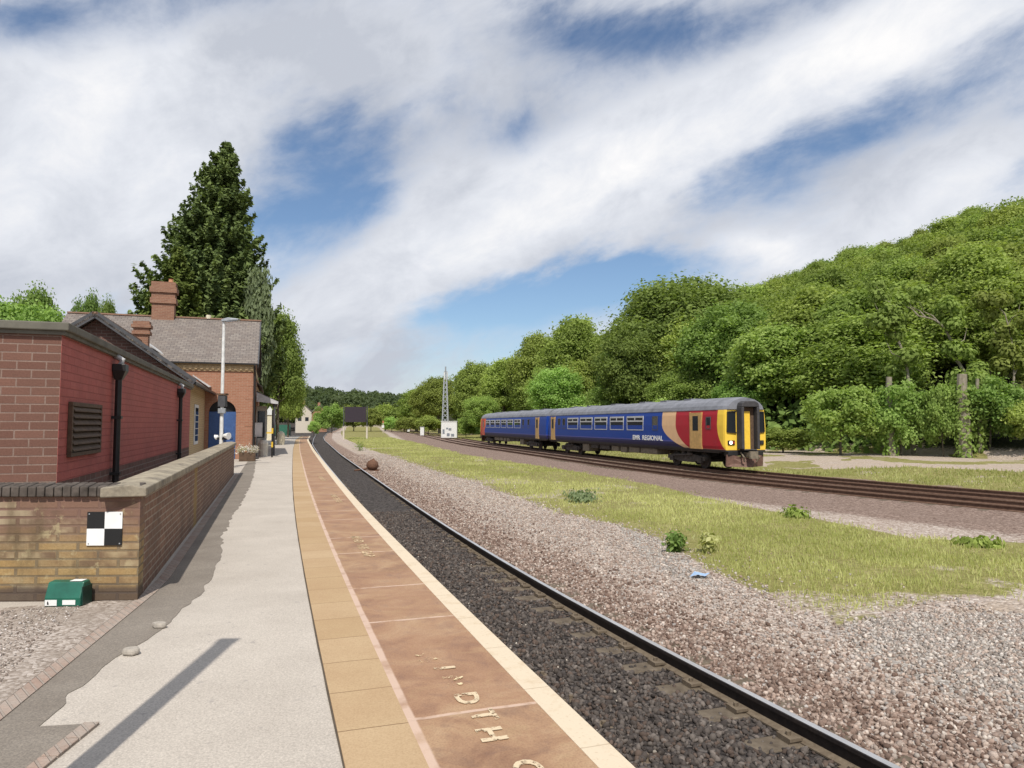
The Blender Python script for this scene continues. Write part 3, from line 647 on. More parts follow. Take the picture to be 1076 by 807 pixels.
# ------------------------------------------------------------------ red flat-roofed building
RV0, RU0 = -2.72, 10.96; HB = 3.06
rb = thing('flat_roofed_building', 'flat roofed brick building with a dull red painted side behind the boundary wall', 'building', S(RV0, RU0), TH)
LU = 15.9
MB().box(-11, -.004, 0, .3, 0, HB).build('front_wall', M_BRICK_F, rb)
MB().box(-.3, 0, .302, LU, 1.02, HB).build('side_wall', M_BRICK_R, rb)
MB().add([(-.004, .0, 1.02), (0, 0, 1.02), (0, .302, 1.02), (-.004, .302, 1.02), (-.004, 0, HB), (0, 0, HB), (0, .302, HB), (-.004, .302, HB)], [(0, 1, 5, 4), (1, 2, 6, 5), (2, 3, 7, 6), (3, 0, 4, 7), (4, 5, 6, 7)]).build('corner_face', M_BRICK_R, rb)
MB().box(-.3, .001, 0.001, LU, 0, 1.018).build('plinth', M_BRICK_P, rb)
MB().box(-11, -.302, LU - .3, LU, 0, HB).build('back_wall', M_BRICK_F, rb)
MB().box(-10.9, -.1, .1, LU - .1, HB - .25, HB - .05).build('roof_deck', M_FELT, rb)
pm = MB(); pm.box(-11, .10, -.10, .28, HB + .002, HB + .115); pm.box(-.28, .10, .282, LU + .05, HB + .002, HB + .115); pm.build('parapet_coping', M_FELT, rb, bevel=.015)
MB().box(-11, .055, -.05, .2, HB - .05, HB).build('fascia', M_FELT, rb)
MB().box(-.2, .055, .202, LU + .02, HB - .05, HB).build('fascia', M_FELT, rb)
vt = MB(); u0, u1, z0, z1 = .42, 2.25, 1.34, 2.12
fr = .06
for b_ in ((u0, u1, z0, z0 + fr), (u0, u1, z1 - fr, z1), (u0, u0 + fr, z0 + fr + .002, z1 - fr - .002), (u1 - fr, u1, z0 + fr + .002, z1 - fr - .002)): vt.box(.001, .06, b_[0], b_[1], b_[2], b_[3])
vo = vt.build('louvre_vent', M_WOODV, rb, bevel=.006)
for i in range(7):
    zc_ = z0 + fr + .05 + i * .095
    MB().add([(.006, u0 + fr + .003, zc_ + .05), (.075, u0 + fr + .003, zc_ - .035), (.075, u1 - fr - .003, zc_ - .035), (.006, u1 - fr - .003, zc_ + .05),
              (.006, u0 + fr + .003, zc_ + .068), (.075, u0 + fr + .003, zc_ - .017), (.075, u1 - fr - .003, zc_ - .017), (.006, u1 - fr - .003, zc_ + .068)],
             [(3, 2, 1, 0), (4, 5, 6, 7), (0, 1, 5, 4), (1, 2, 6, 5), (2, 3, 7, 6), (3, 0, 4, 7)]).build('slat', M_WOODV, vo)
MB().box(.002, .004, u0 + fr, u1 - fr, z0 + fr, z1 - fr).build('backing', M_SB, vo)
for u, lab in ((3.3, None), (12.4, None)):
    pp = MB().tube([(.09, u, .05), (.09, u, HB - .45)], .055, 10).build('drainpipe', M_BLACK, rb, smooth=False)
    hm = MB(); hm.add([(.03, u - .06, HB - .46), (.15, u - .06, HB - .46), (.15, u + .06, HB - .46), (.03, u + .06, HB - .46), (.004, u - .15, HB - .30), (.22, u - .15, HB - .30), (.22, u + .15, HB - .30), (.004, u + .15, HB - .30),
              (.004, u - .15, HB - .18), (.22, u - .15, HB - .18), (.22, u + .15, HB - .18), (.004, u + .15, HB - .18)],
             [(0, 1, 5, 4), (1, 2, 6, 5), (2, 3, 7, 6), (3, 0, 4, 7), (4, 5, 9, 8), (5, 6, 10, 9), (6, 7, 11, 10), (7, 4, 8, 11), (8, 9, 10, 11), (3, 2, 1, 0)])
    hm.build('hopper', M_BLACK, pp, bevel=.01)
    MB().tube([(.10, u + .02, HB - .2), (.14, u + .02, HB - .1), (.02, u + .02, HB - .02)], .05, 8).build('outlet', M_LEAD, pp)
    for zc_ in (.9, 1.9): MB().box(.003, .16, u - .08, u + .08, zc_, zc_ + .05).build('clamp', M_BLACK, pp)

# ------------------------------------------------------------------ station building
SV, SU = -1.0, 39.4
sb = thing('station_building', 'old orange brick station building with steep slate roof and tall chimney', 'building', S(SV, SU), TH)
HE, HR, BK = 4.95, 7.9, 4.6
def slope(name, pts, parent, mat=M_SLATE, thick=.07):    # roof slope quad: e0, e1 (eave), r1, r0 (ridge) with uv along eave / up slope
    e0, e1, r1, r0 = [Vector(p) for p in pts]; nrm = (e1 - e0).cross(r0 - e0).normalized()
    if nrm.z < 0: nrm = -nrm
    ax = (e1 - e0).normalized(); up = (r0 - e0) - ax * (r0 - e0).dot(ax); up.normalize()
    vs = [e0, e1, r1, r0] + [p - nrm * thick for p in (e0, e1, r1, r0)]
    me = bpy.data.meshes.new(name); me.from_pydata(vs, [], [(0, 1, 2, 3), (7, 6, 5, 4), (0, 4, 5, 1), (1, 5, 6, 2), (2, 6, 7, 3), (3, 7, 4, 0)]); me.materials.append(mat)
    ul = me.uv_layers.new(name='UVMap'); ul.data.foreach_set('uv', [c for l in me.loops for c in ((vs[l.vertex_index] - e0).dot(ax), (vs[l.vertex_index] - e0).dot(up))])
    return link(name, me, parent)
# front wall with pointed-arch opening
dc, dw, zs, za = -1.45, .66, 2.42, 3.05
arc = [(dc - dw, zs)] + [(dc - dw * math.cos(t_ * math.pi / 2) ** 1.0, zs + (za - zs) * math.sin(t_ * math.pi / 2) ** .9) for t_ in (.2, .4, .6, .8)] + [(dc, za)] + \
      [(dc + dw * math.cos(t_ * math.pi / 2), zs + (za - zs) * math.sin(t_ * math.pi / 2) ** .9) for t_ in (.8, .6, .4, .2)] + [(dc + dw, zs)]
wm = MB(); wm.box(-9.4, dc - dw, 0, .35, 0, HE); wm.box(dc + dw, 0, 0, .35, 0, HE)
for i in range(len(arc) - 1):
    (x0, z0), (x1, z1) = arc[i], arc[i + 1]
    wm.add([(x0, 0, z0), (x1, 0, z1), (x1, 0, HE), (x0, 0, HE), (x0, .35, z0), (x1, .35, z1), (x1, .35, HE), (x0, .35, HE)], [(0, 1, 2, 3), (0, 4, 5, 1), (7, 6, 5, 4)])
wm.build('front_wall', M_BRICK_S, sb, recalc=False)
am = MB()
for i in range(len(arc) - 1):
    (x0, z0), (x1, z1) = arc[i], arc[i + 1]; f = lambda x, z, s_: (dc + (x - dc) * s_, zs + (z - zs) * s_ + (.0))
    a0, a1, b1, b0 = f(x0, z0, 1.0), f(x1, z1, 1.0), f(x1, z1, 1.3), f(x0, z0, 1.3)
    am.add([(a0[0], -.02, a0[1]), (a1[0], -.02, a1[1]), (b1[0], -.02, b1[1]), (b0[0], -.02, b0[1]), (a0[0], .0, a0[1]), (a1[0], 0, a1[1]), (b1[0], 0, b1[1]), (b0[0], 0, b0[1])], [(0, 1, 2, 3), (3, 2, 6, 7), (0, 4, 5, 1)])
am.build('arch_band', M_BRICK_S, sb)
MB().box(dc - dw, dc + dw, .30, .34, 0, za).build('recess_shade', M_SB, sb)  # black sheet paints in the shade of the arch recess
dm = MB(); dm.box(dc - dw + .01, dc + dw - .01, .16, .22, .02, zs + .04)
for i in range(1, 6): dm.box(dc - dw + i * .22 - .006, dc - dw + i * .22 + .006, .152, .16, .05, zs)
dd = dm.build('door', M_BLUE, sb); MB().tube([(dc + .5, .14, 1.1), (dc + .5, .10, 1.1), (dc + .38, .10, 1.1)], .015, 6).build('handle', M_BLACK, dd)
MB().box(-.35, 0, .352, 20, 0, HE).build('side_wall', M_BRICK_S, sb)
MB().box(-9.4, -.352, 9.0, 9.35, 0, HE).build('back_wall', M_BRICK_S, sb)
tm = MB(); tm.box(-9.4, .06, -.06, -.003, HE - .38, HE - .02); tm.box(.003, .06, -.003, 9.3, HE - .38, HE - .02); tm.build('cream_cornice', M_BRICK_C, sb)
dn = MB(); dn.box(-9.35, .0, -.075, -.0605, HE - .3, HE - .12); x = -9.3
while x < .0: dn.box(x, x + .13, -.12, -.074, HE - .3, HE - .12); x += .27
dn.build('dentil_course', M_BRICK_C, sb)
for i in range(6): MB().box(-.012 - (.2 if i % 2 else .35), .012, -.012, .2, .3 + i * .7, .62 + i * .7).build('quoin', M_BRICK_S, sb)
slope('roof', [(-9.7, -.2, HE + .04), (.28, -.2, HE + .04), (.28, BK, HR), (-9.7, BK, HR)], sb)
slope('roof', [(.28, 9.6, HE - .02), (-9.7, 9.6, HE - .02), (-9.7, BK, HR), (.28, BK, HR)], sb)
MB().prism([(0.0, HE), (9.35, HE), (BK, HR - .15)], 'x', -.3, -.002).build('gable_wall', M_BRICK_S, sb)
bm_ = MB(); bm_.bar((.25, -.3, HE - .08), (.25, BK, HR - .1), .06, .2); bm_.bar((.25, 9.6, HE - .08), (.25, BK, HR - .1), .06, .2); bm_.build('bargeboard', M_DGREY, sb)
MB().box(-9.7, .28, BK - .12, BK + .12, HR - .02, HR + .06).build('ridge_tiles', paint('ridge_tile', (.27, .16, .11), .85), sb)
MB().box(-9.7, .3, -.30, -.2, HE - .03, HE + .04).build('gutter', M_BLACK, sb)
MB().tube([(.08, -.33, HE - .05), (.1, -.05, HE - .6), (.1, -.05, .05), (.35, -.2, .03)], .05, 8).build('downpipe', M_BLACK, sb)
def chimney(x, y, z0, z1, w, d_, pots, parent=sb):
    m = MB(); m.box(x - w / 2, x + w / 2, y - d_ / 2, y + d_ / 2, z0, z0 + (z1 - z0) * .5)
    zt = z0 + (z1 - z0) * .5; st = (z1 - zt) / 4
    for i, e in enumerate((.09, .03, .12, .05)): m.box(x - w / 2 - e, x + w / 2 + e, y - d_ / 2 - e, y + d_ / 2 + e, zt + i * st + .002, zt + (i + 1) * st)
    c_ = m.build('chimney', M_BRICK_CH, parent)
    for px_ in pots: MB().tube([(x + px_, y, z1 + .003), (x + px_, y, z1 + .22), (x + px_, y, z1 + .24)], [.13, .12, .15], 10).build('chimney_pot', M_TERR, c_)
chimney(-4.95, BK, HR - .5, 9.85, 1.15, .7, (.33,))
MB().tube([(-2.6, BK, HR), (-2.6, BK, HR + .22)], [.16, .13], 8).build('roof_vent', M_CREAM, sb)
# gabled wing towards the camera: ridge along u
wx, wu, wz, we = -5.2, -9.9, 5.85, 3.42
slope('wing_roof', [(-1.85, wu - .45, we), (-1.85, .2, we), (wx, 1.2, wz), (wx, wu - .45, wz)], sb)
slope('wing_roof', [(-8.6, .2, we), (-8.6, wu - .45, we), (wx, wu - .45, wz), (wx, 1.2, wz)], sb)
MB().prism([(-8.0, 0), (-2.3, 0), (-2.3, we + .1), (wx, wz - .12), (-8.0, we + .1)], 'y', wu, wu + .3).build('wing_gable', M_BRICK_P, sb)
MB().box(-2.6, -2.3, wu + .302, -.003, 0, we + .12).build('wing_wall', M_BRICK_C, sb)
gb = MB(); gb.bar((-1.8, wu - .42, we - .02), (wx, wu - .42, wz - .02), .06, .24); gb.bar((-8.6, wu - .42, we - .02), (wx, wu - .42, wz - .02), .06, .24); gb.build('bargeboard', M_DGREY, sb)
MB().box(wx - .1, wx + .1, wu - .45, .4, wz - .03, wz + .06).build('wing_ridge', paint('ridge_tile', (.27, .16, .11), .85), sb)
fl = MB(); fl.bar((wx + .1, .85, wz + .1), (-2.05, -.15, we + .30), .25, .05); fl.build('lead_flashing', M_LEAD, sb)
MB().box(-1.87, -1.76, wu - .4, .1, we - .1, we + .0).build('wing_gutter', M_BLACK, sb)
chimney(wx + .05, -.9, wz - .3, 6.85, .62, .5, ())
wi = MB().box(-2.295, -2.25, -5.2, -3.6, .9, 2.7).build('window', M_WHITE, sb, bevel=.01)
MB().box(-2.25, -2.245, -5.05, -3.75, 1.05, 2.55).build('pane', M_GLASS, wi)
gm = MB()
for i in range(4): gm.box(-2.244, -2.23, -5.05, -3.75, 1.3 + i * .3, 1.33 + i * .3)
gm.build('glazing_bar', M_WHITE, wi)
# rear, lower range and platform canopy
slope('rear_roof', [(.35, 9.4, 4.3), (.35, 20, 4.3), (-3, 20, 6.9), (-3, 9.4, 6.9)], sb)
MB().prism([(.0, 0), (0, 4.3), (-3, 6.8), (-6, 4.3), (-6, 0)], 'y', 20.002, 20.3).build('rear_gable', M_BRICK_S, sb)
MB().box(.003, .07, 9.5, 20, 3.9, 4.25).build('cornice', M_BRICK_C, sb)
cn = thing('platform_canopy', 'lean-to canopy with pale fascia and glazed bay on the station wall', 'canopy', S(-.93, 43.2), TH)
slope('canopy_roof', [(1.2, 0, 3.15), (1.2, 11, 3.15), (.05, 11, 3.75), (.05, 0, 3.75)], cn)
MB().prism([(.05, 3.12), (1.22, 2.98), (1.22, 3.12), (.05, 3.66)], 'y', -.05, -.004).build('fascia', paint('canopy_fascia', (.5, .5, .5), .6), cn)
MB().box(1.2, 1.24, 0, 11, 2.95, 3.14).build('fascia', M_WHITE, cn)
for yy_ in (.1, 3.6, 7.2, 10.8): MB().box(1.0, 1.1, yy_, yy_ + .1, 0, 3.15).build('post', M_DGREY, cn)
bay = MB().box(.02, .62, 1.6, 4.2, 0, 2.9).build('bay', paint('grey_cream', (.55, .55, .5), .7), cn)
MB().box(.1, .52, 1.585, 1.6, 1.0, 2.6).build('pane', M_GLASS, bay); MB().box(.62, .635, 1.8, 4.0, 1.0, 2.6).build('pane', M_GLASS, bay)
nb = thing('notice_board', 'small white notice board on the station wall under the canopy', 'sign', S(-.80, 42.6), TH)
MB().box(-.02, .02, -.02, .02, 0, 1.2).build('post', M_DGREY, nb); MB().box(-.28, .28, -.03, 0.0, 1.1, 1.9).build('board', M_WHITE, nb, bevel=.01); MB().box(-.22, .22, -.036, -.032, 1.18, 1.8).build('poster', M_LABEL, nb)
pt = thing('warning_post', 'slim black post with yellow bands standing at the canopy corner', 'post', S(.02, 41.0), TH)
MB().tube([(0, 0, 0), (0, 0, 2.6)], .045, 8).build('pole', M_BLACK, pt)
for z_ in (.55, 1.3): MB().tube([(0, 0, z_), (0, 0, z_ + .3)], .05, 8).build('band', M_YEL, pt)
MB().box(-.3, .0, -.02, .02, 1.3, 1.38).build('arm', M_YEL, pt)
bn = thing('litter_bin', 'pale rounded litter bin against the station wall below the canopy', 'bin', S(-.45, 42.2), TH)
MB().tube([(0, 0, 0), (0, 0, .75), (0, 0, .95)], [.24, .27, .15], 12).build('bin_body', paint('pale_bin', (.6, .56, .48), .5), bn); MB().tube([(0, 0, .955), (0, 0, 1.0)], [.16, .1], 12).build('lid', M_DGREY, bn)
pl_ = thing('flower_planter', 'dark planter box of white flowers against the station building corner', 'planter', S(-.95, 37.2), TH)
MB().box(-.55, .2, -.35, .35, 0, .42).build('planter_box', M_WOODV, pl_, bevel=.02)
for ox, oy in ((-.4, -.15), (.05, -.1)): 
    n = 260; q_ = rng.normal(size=(n, 3)) * np.array([.13, .13, .10]) + np.array([ox, oy, .56]); ob_ = link('flower_clump', np_mesh('flower_clump', leaf_arrays(q_, rng.normal(size=(n, 3)) + np.array([0, -.4, .6]), rng.uniform(.05, .1, n), 1.1), np.arange(n * 4).reshape(-1, 4), leaf('white_petals', (.55, .5, .48), (.85, .8, .78)), {'tint': rng.random((n * 4, 3))}), pl_); ob_['kind'] = 'stuff'
hut = thing('platform_hut', 'small cream hut with a pale gabled roof at the far end of the platform', 'hut', S(-.1, 86), TH)
MB().box(-.7, .35, 0, 3, 0, 2.9).build('wall', M_CREAM, hut); MB().prism([(-.85, 2.9), (.5, 2.9), (-.18, 3.9)], 'y', -.1, 3.1).build('roof', M_WHITE, hut); MB().box(.351, .40, .5, 1.4, 0, 2.1).build('door', M_CREAM, hut)
for v, u, lab, mt in ((.75, 66, 'white bag-like rounded container beside the cream hut', M_CREAM), ):
    o = MB().tube([(0, 0, 0), (0, 0, .5), (0, 0, 1.0), (0, 0, 1.2)], [.3, .36, .33, .1], 10).build('storage_sack', mt); o.location = S(v, u); tag(o, lab, 'sack')

# ------------------------------------------------------------------ lamp posts
def lamp(loc, h, label, rz, boxes=True, r=.075):
    l = thing('lamp_post', label, 'lamp post', loc, rz)
    MB().tube([(0, 0, 0), (0, 0, .9), (0, 0, 1.0), (0, 0, h)], [r * 1.3, r * 1.3, r, r * .75], 12).build('pole', M_WHITE, l)
    hd = MB().prism([(-.06, h), (.62, h + .06), (.64, h + .12), (.2, h + .17), (-.06, h + .1)], 'y', -.13, .13).build('lamp_head', M_GALV, l, bevel=.02)
    MB().prism([(.12, h + .01), (.58, h + .055), (.58, h + .02), (.14, h - .02)], 'y', -.09, .09).build('lens', paint('lamp_lens', (.6, .62, .62), .2), hd)
    if boxes:
        MB().box(-.13, .17, -.12, .12, 2.52, 2.98).build('control_box', M_DGREY, l, bevel=.015); MB().box(-.16, .2, -.14, .14, 2.99, 3.06).build('bracket', M_WOODV, l)
        MB().box(-.1, .2, -.16, -.06, 2.25, 2.45).build('junction_box', M_GALV, l, bevel=.01)
        sp_ = MB().tube([(.12, -.05, 1.35), (.36, -.12, 1.33)], [.06, .15], 10).build('loudspeaker', M_LABEL, l); MB().tube([(-.12, 0, 1.32), (-.24, 0, 1.28)], [.05, .11], 10).build('loudspeaker', M_LABEL, l)
        MB().box(-.14, .3, -.05, .05, 1.18, 1.28).build('bracket', M_BLACK, l)
    return l
lamp(S(-1.95, 31.0), 6.0, 'tall white lamp post with speakers and boxes in front of the blue door', TH - .35)
shp = G(238, 674, 0); lh = 4.2; ln = lh / math.tan(SUN_EL); hd_ = Vector((to_sun.x, to_sun.y, 0)).normalized()
o = thing('sign_post', 'thick plain grey post whose shadow falls across the pale platform', 'post', shp + hd_ * ln)
MB().box(-.075, .075, -.05, .05, 0, lh).build('pole', M_GALV, o, bevel=.01); MB().box(-.085, .085, -.06, .06, lh + .001, lh + .03).build('cap', M_DGREY, o)

# ------------------------------------------------------------------ tracks
def rail_profile(): return [(-.07, -.158), (.07, -.158), (.07, -.145), (.012, -.125), (.01, -.045), (.036, -.035), (.036, -.006), (.03, 0), (-.03, 0), (-.036, -.006), (-.036, -.035), (-.01, -.045), (-.012, -.125), (-.07, -.145)]
def rail_obj(pts, parent, mats, ztop=RAIL_T):
    prof = rail_profile(); n = len(prof); P = np.asarray(pts); vs, fs, mi = [], [], []
    tg = np.gradient(P, axis=0); tg /= np.linalg.norm(tg, axis=1)[:, None]
    for (x, y), (tx, ty) in zip(P, tg):
        for a_, z_ in prof: vs.append((x + ty * a_, y - tx * a_, ztop + z_))
    for i in range(len(P) - 1):
        for k_ in range(n):
            fs.append((i * n + k_, i * n + (k_ + 1) % n, (i + 1) * n + (k_ + 1) % n, (i + 1) * n + k_)); mi.append(1 if k_ in (6, 7) else (len(mats) - 1 if len(mats) > 2 and k_ in (1, 2, 12, 13) else 0))
    me = bpy.data.meshes.new('rail'); me.from_pydata(vs, [], fs)
    for m in mats: me.materials.append(m)
    me.polygons.foreach_set('material_index', mi); return link('rail', me, parent)
tn = thing('railway_track', 'near single railway track on dark ballast along the platform edge', 'railway track')
uR = np.concatenate([np.arange(-10, 45, .5), np.arange(45, 440, 3)])
for off in (0, -1.505): rail_obj([tuple(S(min(v + off, e_ + .46) if off else v, u)[:2]) for u, v, e_ in zip(uR, rail_v(uR), edge_v(uR))], tn, [M_RAILW, M_RAILT, M_RAILF])
slm = None; bolts = None
for i in range(52):
    u = .4 + i * .62; v = float(rail_v(u)) - .75
    if slm is None:
        slm = MB().box(-1.3, 1.3, -.125, .125, -.13, 0).build('sleeper', M_SLEEP, tn, bevel=.015); o = slm
        chs = []
        for xx in (-.75, .755):
            ch = MB(); ch.box(xx - .17, xx + .17, -.07, .07, .001, .02)
            for s_ in (-1, 1): ch.box(xx + s_ * .11 - .06, xx + s_ * .11 + .06, -.08, .08, .0205, .045); ch.tube([(xx + s_ * .12, 0, .044), (xx + s_ * .12, 0, .075)], .022, 6)
            chs.append(ch.build('chair_plate', M_RAILF, o))
    else:
        o = slm.copy(); COL.objects.link(o); o.parent = tn; 
        for cho in chs: c2 = cho.copy(); COL.objects.link(c2); c2.parent = o
    o.location = S(v, u, BED + .012 + rnd.uniform(-.012, .008)); o.rotation_euler = (0, 0, TH + rnd.uniform(-.02, .02))
for nm, off0, lab in (('a', 0.0, 'nearer of the two main line tracks, empty, in front of the train'), ('b', 3.25, 'farther of the two main line tracks, carrying the train')):
    tr = thing('railway_track', lab, 'railway track')
    ys = np.concatenate([np.arange(-5, 90, 1.0), np.arange(90, 480, 4)])
    for off in (0, 1.505): rail_obj(list(zip(*track_pt(ys, off0 + off))), tr, [M_RAILM, M_RAILM if off0 == 0 else M_RAILM])
    s0 = None
    for i in range(60):
        y = 17 + i * .68; x, y2 = track_pt(y, off0 + .75); s_ = float(bslope(y)); rz = math.atan2(-s_, 1)
        if s0 is None: s0 = MB().box(-1.25, 1.25, -.13, .13, -.13, 0).build('sleeper', M_SLEEP, tr, bevel=.015); o = s0
        else: o = s0.copy(); COL.objects.link(o); o.parent = tr
        o.location = (float(x), float(y2), BED + .006); o.rotation_euler = (0, 0, math.atan(-s_))

# ------------------------------------------------------------------ loose ballast (nobody could count it)
ICO_V = None
def ico():
    ph = (1 + 5 ** .5) / 2
    v = np.array([(-1, ph, 0), (1, ph, 0), (-1, -ph, 0), (1, -ph, 0), (0, -1, ph), (0, 1, ph), (0, -1, -ph), (0, 1, -ph), (ph, 0, -1), (ph, 0, 1), (-ph, 0, -1), (-ph, 0, 1)]) / math.hypot(1, ph)
    f = np.array([(0, 11, 5), (0, 5, 1), (0, 1, 7), (0, 7, 10), (0, 10, 11), (1, 5, 9), (5, 11, 4), (11, 10, 2), (10, 7, 6), (7, 1, 8), (3, 9, 4), (3, 4, 2), (3, 2, 6), (3, 6, 8), (3, 8, 9), (4, 9, 5), (2, 4, 11), (6, 2, 10), (8, 6, 7), (9, 8, 1)]); return v, f
def stones(name, xy, size, pal, sink=.25):
    n = len(xy); V, Fc = ico(); size = size * (1 + .012 * np.maximum(np.hypot(*xy.T) - 12, 0)); q = rng.normal(size=(n, 4)); q /= np.linalg.norm(q, axis=1)[:, None]
    w, x, y, z = q.T
    Rm = np.stack([1 - 2 * (y * y + z * z), 2 * (x * y - z * w), 2 * (x * z + y * w), 2 * (x * y + z * w), 1 - 2 * (x * x + z * z), 2 * (y * z - x * w), 2 * (x * z - y * w), 2 * (y * z + x * w), 1 - 2 * (x * x + y * y)], -1).reshape(n, 3, 3)
    sc = size[:, None] * rng.uniform(.38, 1.2, (n, 3)) * .5
    vv = V[None] * (1 + rng.uniform(-.22, .22, (n, 12, 1))); vv = np.einsum('nij,nkj->nki', Rm, vv * sc[:, None, :])
    zc = gz(xy[:, 0], xy[:, 1]) + size * (.5 - sink) * rng.uniform(.2, 1.0, n)
    vv[:, :, 0] += xy[:, 0:1]; vv[:, :, 1] += xy[:, 1:2]; vv[:, :, 2] += zc[:, None]
    pal = np.asarray(pal); c = pal[rng.integers(0, len(pal), n)] * rng.uniform(.7, 1.3, (n, 1))
    cc = np.repeat(np.clip(c, 0, 1), 12, 0); ff = (Fc[None] + (np.arange(n) * 12)[:, None, None]).reshape(-1, 3)
    return tag(link(name, np_mesh(name, vv.reshape(-1, 3), ff, M_STONE, {'tint': cc})), kind='stuff')
def sample_uv(n, u0, u1, v0, v1, pw=1.0):
    u = u0 + (u1 - u0) * rng.random(n) ** pw; dv = v0 + (v1 - v0) * rng.random(n); v = rail_v(u) + dv
    return np.stack([cT * v - sT * u, sT * v + cT * u], -1), dv, u
xy, dv, u = sample_uv(26000, 1.5, 20, -2.25, -.09, 1.7)
fr_ = np.abs(((u - .4) / .62 + .5) % 1 - .5) * .62; kp = ~((fr_ < .13) & (dv > -.55) & (rng.random(len(u)) < .88)); xy = xy[kp]
stones('dark_ballast', xy, rng.uniform(.03, .072, len(xy)), [(.075, .064, .057), (.10, .085, .074), (.14, .12, .105), (.058, .05, .045), (.10, .073, .058)])
xy, dv, u = sample_uv(60, 3, 16, -1.5, -.3); stones('pale_chippings', xy, rng.uniform(.02, .045, len(xy)), [(.5, .45, .38), (.4, .36, .3)], .0)
xy, dv, u = sample_uv(98000, 1.5, 60, .09, 5.2, 2.3)
gm_ = sstep(poly_sd(xy[:, 0], xy[:, 1], GRASS_POLY), -.5, .5); keep = rng.random(len(xy)) > gm_ * .97; xy = xy[keep]; dv = dv[keep]
t_ = np.clip(dv / 2.6, 0, 1)[:, None]
near_c = rng.random(len(xy)) > t_[:, 0]
stones('brown_ballast', xy[near_c], rng.uniform(.022, .072, near_c.sum()), [(.20, .14, .11), (.28, .205, .165), (.36, .275, .225), (.16, .105, .08), (.42, .34, .285)])
stones('pink_ballast', xy[~near_c], rng.uniform(.02, .06, (~near_c).sum()), [(.40, .32, .265), (.46, .385, .33), (.31, .235, .19), (.52, .46, .40), (.38, .345, .315)])
CH = P2([(900, 655), (960, 648), (1076, 652), (1200, 672), (1200, 760), (1076, 735), (960, 690)], -.7)
Yq = rng.uniform(4.5, 10, 40000); Xq = rng.uniform(2, 9, 40000); xy = np.stack([Xq, Yq], -1)[poly_sd(Xq, Yq, CH) > -.15 * rng.random(40000)]
stones('grey_chippings', xy, rng.uniform(.02, .06, len(xy)), [(.36, .32, .28), (.47, .43, .385), (.27, .235, .205), (.54, .49, .44), (.36, .29, .245)])
# gravel bits of the yard
uq = rng.uniform(3.2, 8.1, 13000); vq = rng.uniform(-5.5, -1.75, 13000); okv = vq < np.interp(uq, [3.6, 4.95, 8.5], [-1.95, -1.75, -1.32])
n_ = okv.sum(); xy = np.stack([cT * vq - sT * uq, sT * vq + cT * uq], -1)[okv]
gz_old = gz
gz = lambda X, Y: np.zeros(len(X)) + .006
stones('yard_chippings', xy, rng.uniform(.008, .03, n_), [(.32, .27, .23), (.45, .40, .35), (.25, .2, .17), (.55, .5, .46)], .2)
gz = gz_old
# ------------------------------------------------------------------ grass
def blades(name, xy, h, w, mat=M_GRASS, pal=None):
    n = len(xy); z0 = gz(xy[:, 0], xy[:, 1]) - .01; a = rng.uniform(0, 2 * np.pi, n); l = rng.uniform(.1, .55, n); b = rng.uniform(0, 2 * np.pi, n)
    dx, dy = np.cos(a) * w / 2, np.sin(a) * w / 2; ox, oy = np.cos(b) * l * h, np.sin(b) * l * h
    x, y = xy.T
    V = np.stack([np.stack([x - dx, y - dy, z0], -1), np.stack([x + dx, y + dy, z0], -1), np.stack([x + dx * .7 + ox * .4, y + dy * .7 + oy * .4, z0 + h * .6], -1), np.stack([x + ox, y + oy, z0 + h], -1)], 1)
    pt_ = fbm(x * .45, y * .45, 21); c = np.clip(np.stack([rng.random(n), (pt_ - .3) * 2.2 + rng.uniform(-.25, .25, n), rng.random(n)], -1), 0, 1); h = h * (.45 + 1.1 * fbm(x * .9, y * .9, 55)) * np.where(rng.random(n) < .02, 1.9, 1)
    fc = np.arange(n * 4).reshape(n, 4)
    return tag(link(name, np_mesh(name, V.reshape(-1, 3), fc, mat, {'tint': np.repeat(c, 4, 0)})), kind='stuff')
def in_poly(n, poly, y0, y1, pw, soft=.5):
    P = np.asarray(poly); out = []
    x0, x1 = P[:, 0].min(), P[:, 0].max(); Y = y0 + (y1 - y0) * rng.random(n) ** pw; X = rng.uniform(-.6, .8, n) * Y
    ed = poly_sd(X, Y, poly) + 1.1 * (fbm(X * .8, Y * .8, 31) - .5) * 2 * soft
    dens = sstep(ed, -.15, .9) * (.25 + .75 * sstep(fbm(X * .6, Y * .6, 14), .34, .55))
    k_ = rng.random(n) < dens; return np.stack([X[k_], Y[k_]], -1)
xy = in_poly(680000, GRASS_POLY, 7, 130, 1.7, .9); dist = np.hypot(*xy.T)
blades('strip_grass', xy, rng.uniform(.02, .12, len(xy)) * (1 + dist * .004), .004 + dist * .0009)
xy = in_poly(260000, BANK_G, 20, 140, 1.2, .6); dist = np.hypot(*xy.T)
sd_ = poly_sd(xy[:, 0], xy[:, 1], SAND2) < .1; xy = xy[sd_]; dist = dist[sd_]
blades('bank_grass', xy, rng.uniform(.06, .2, len(xy)), .01 + dist * .0011)

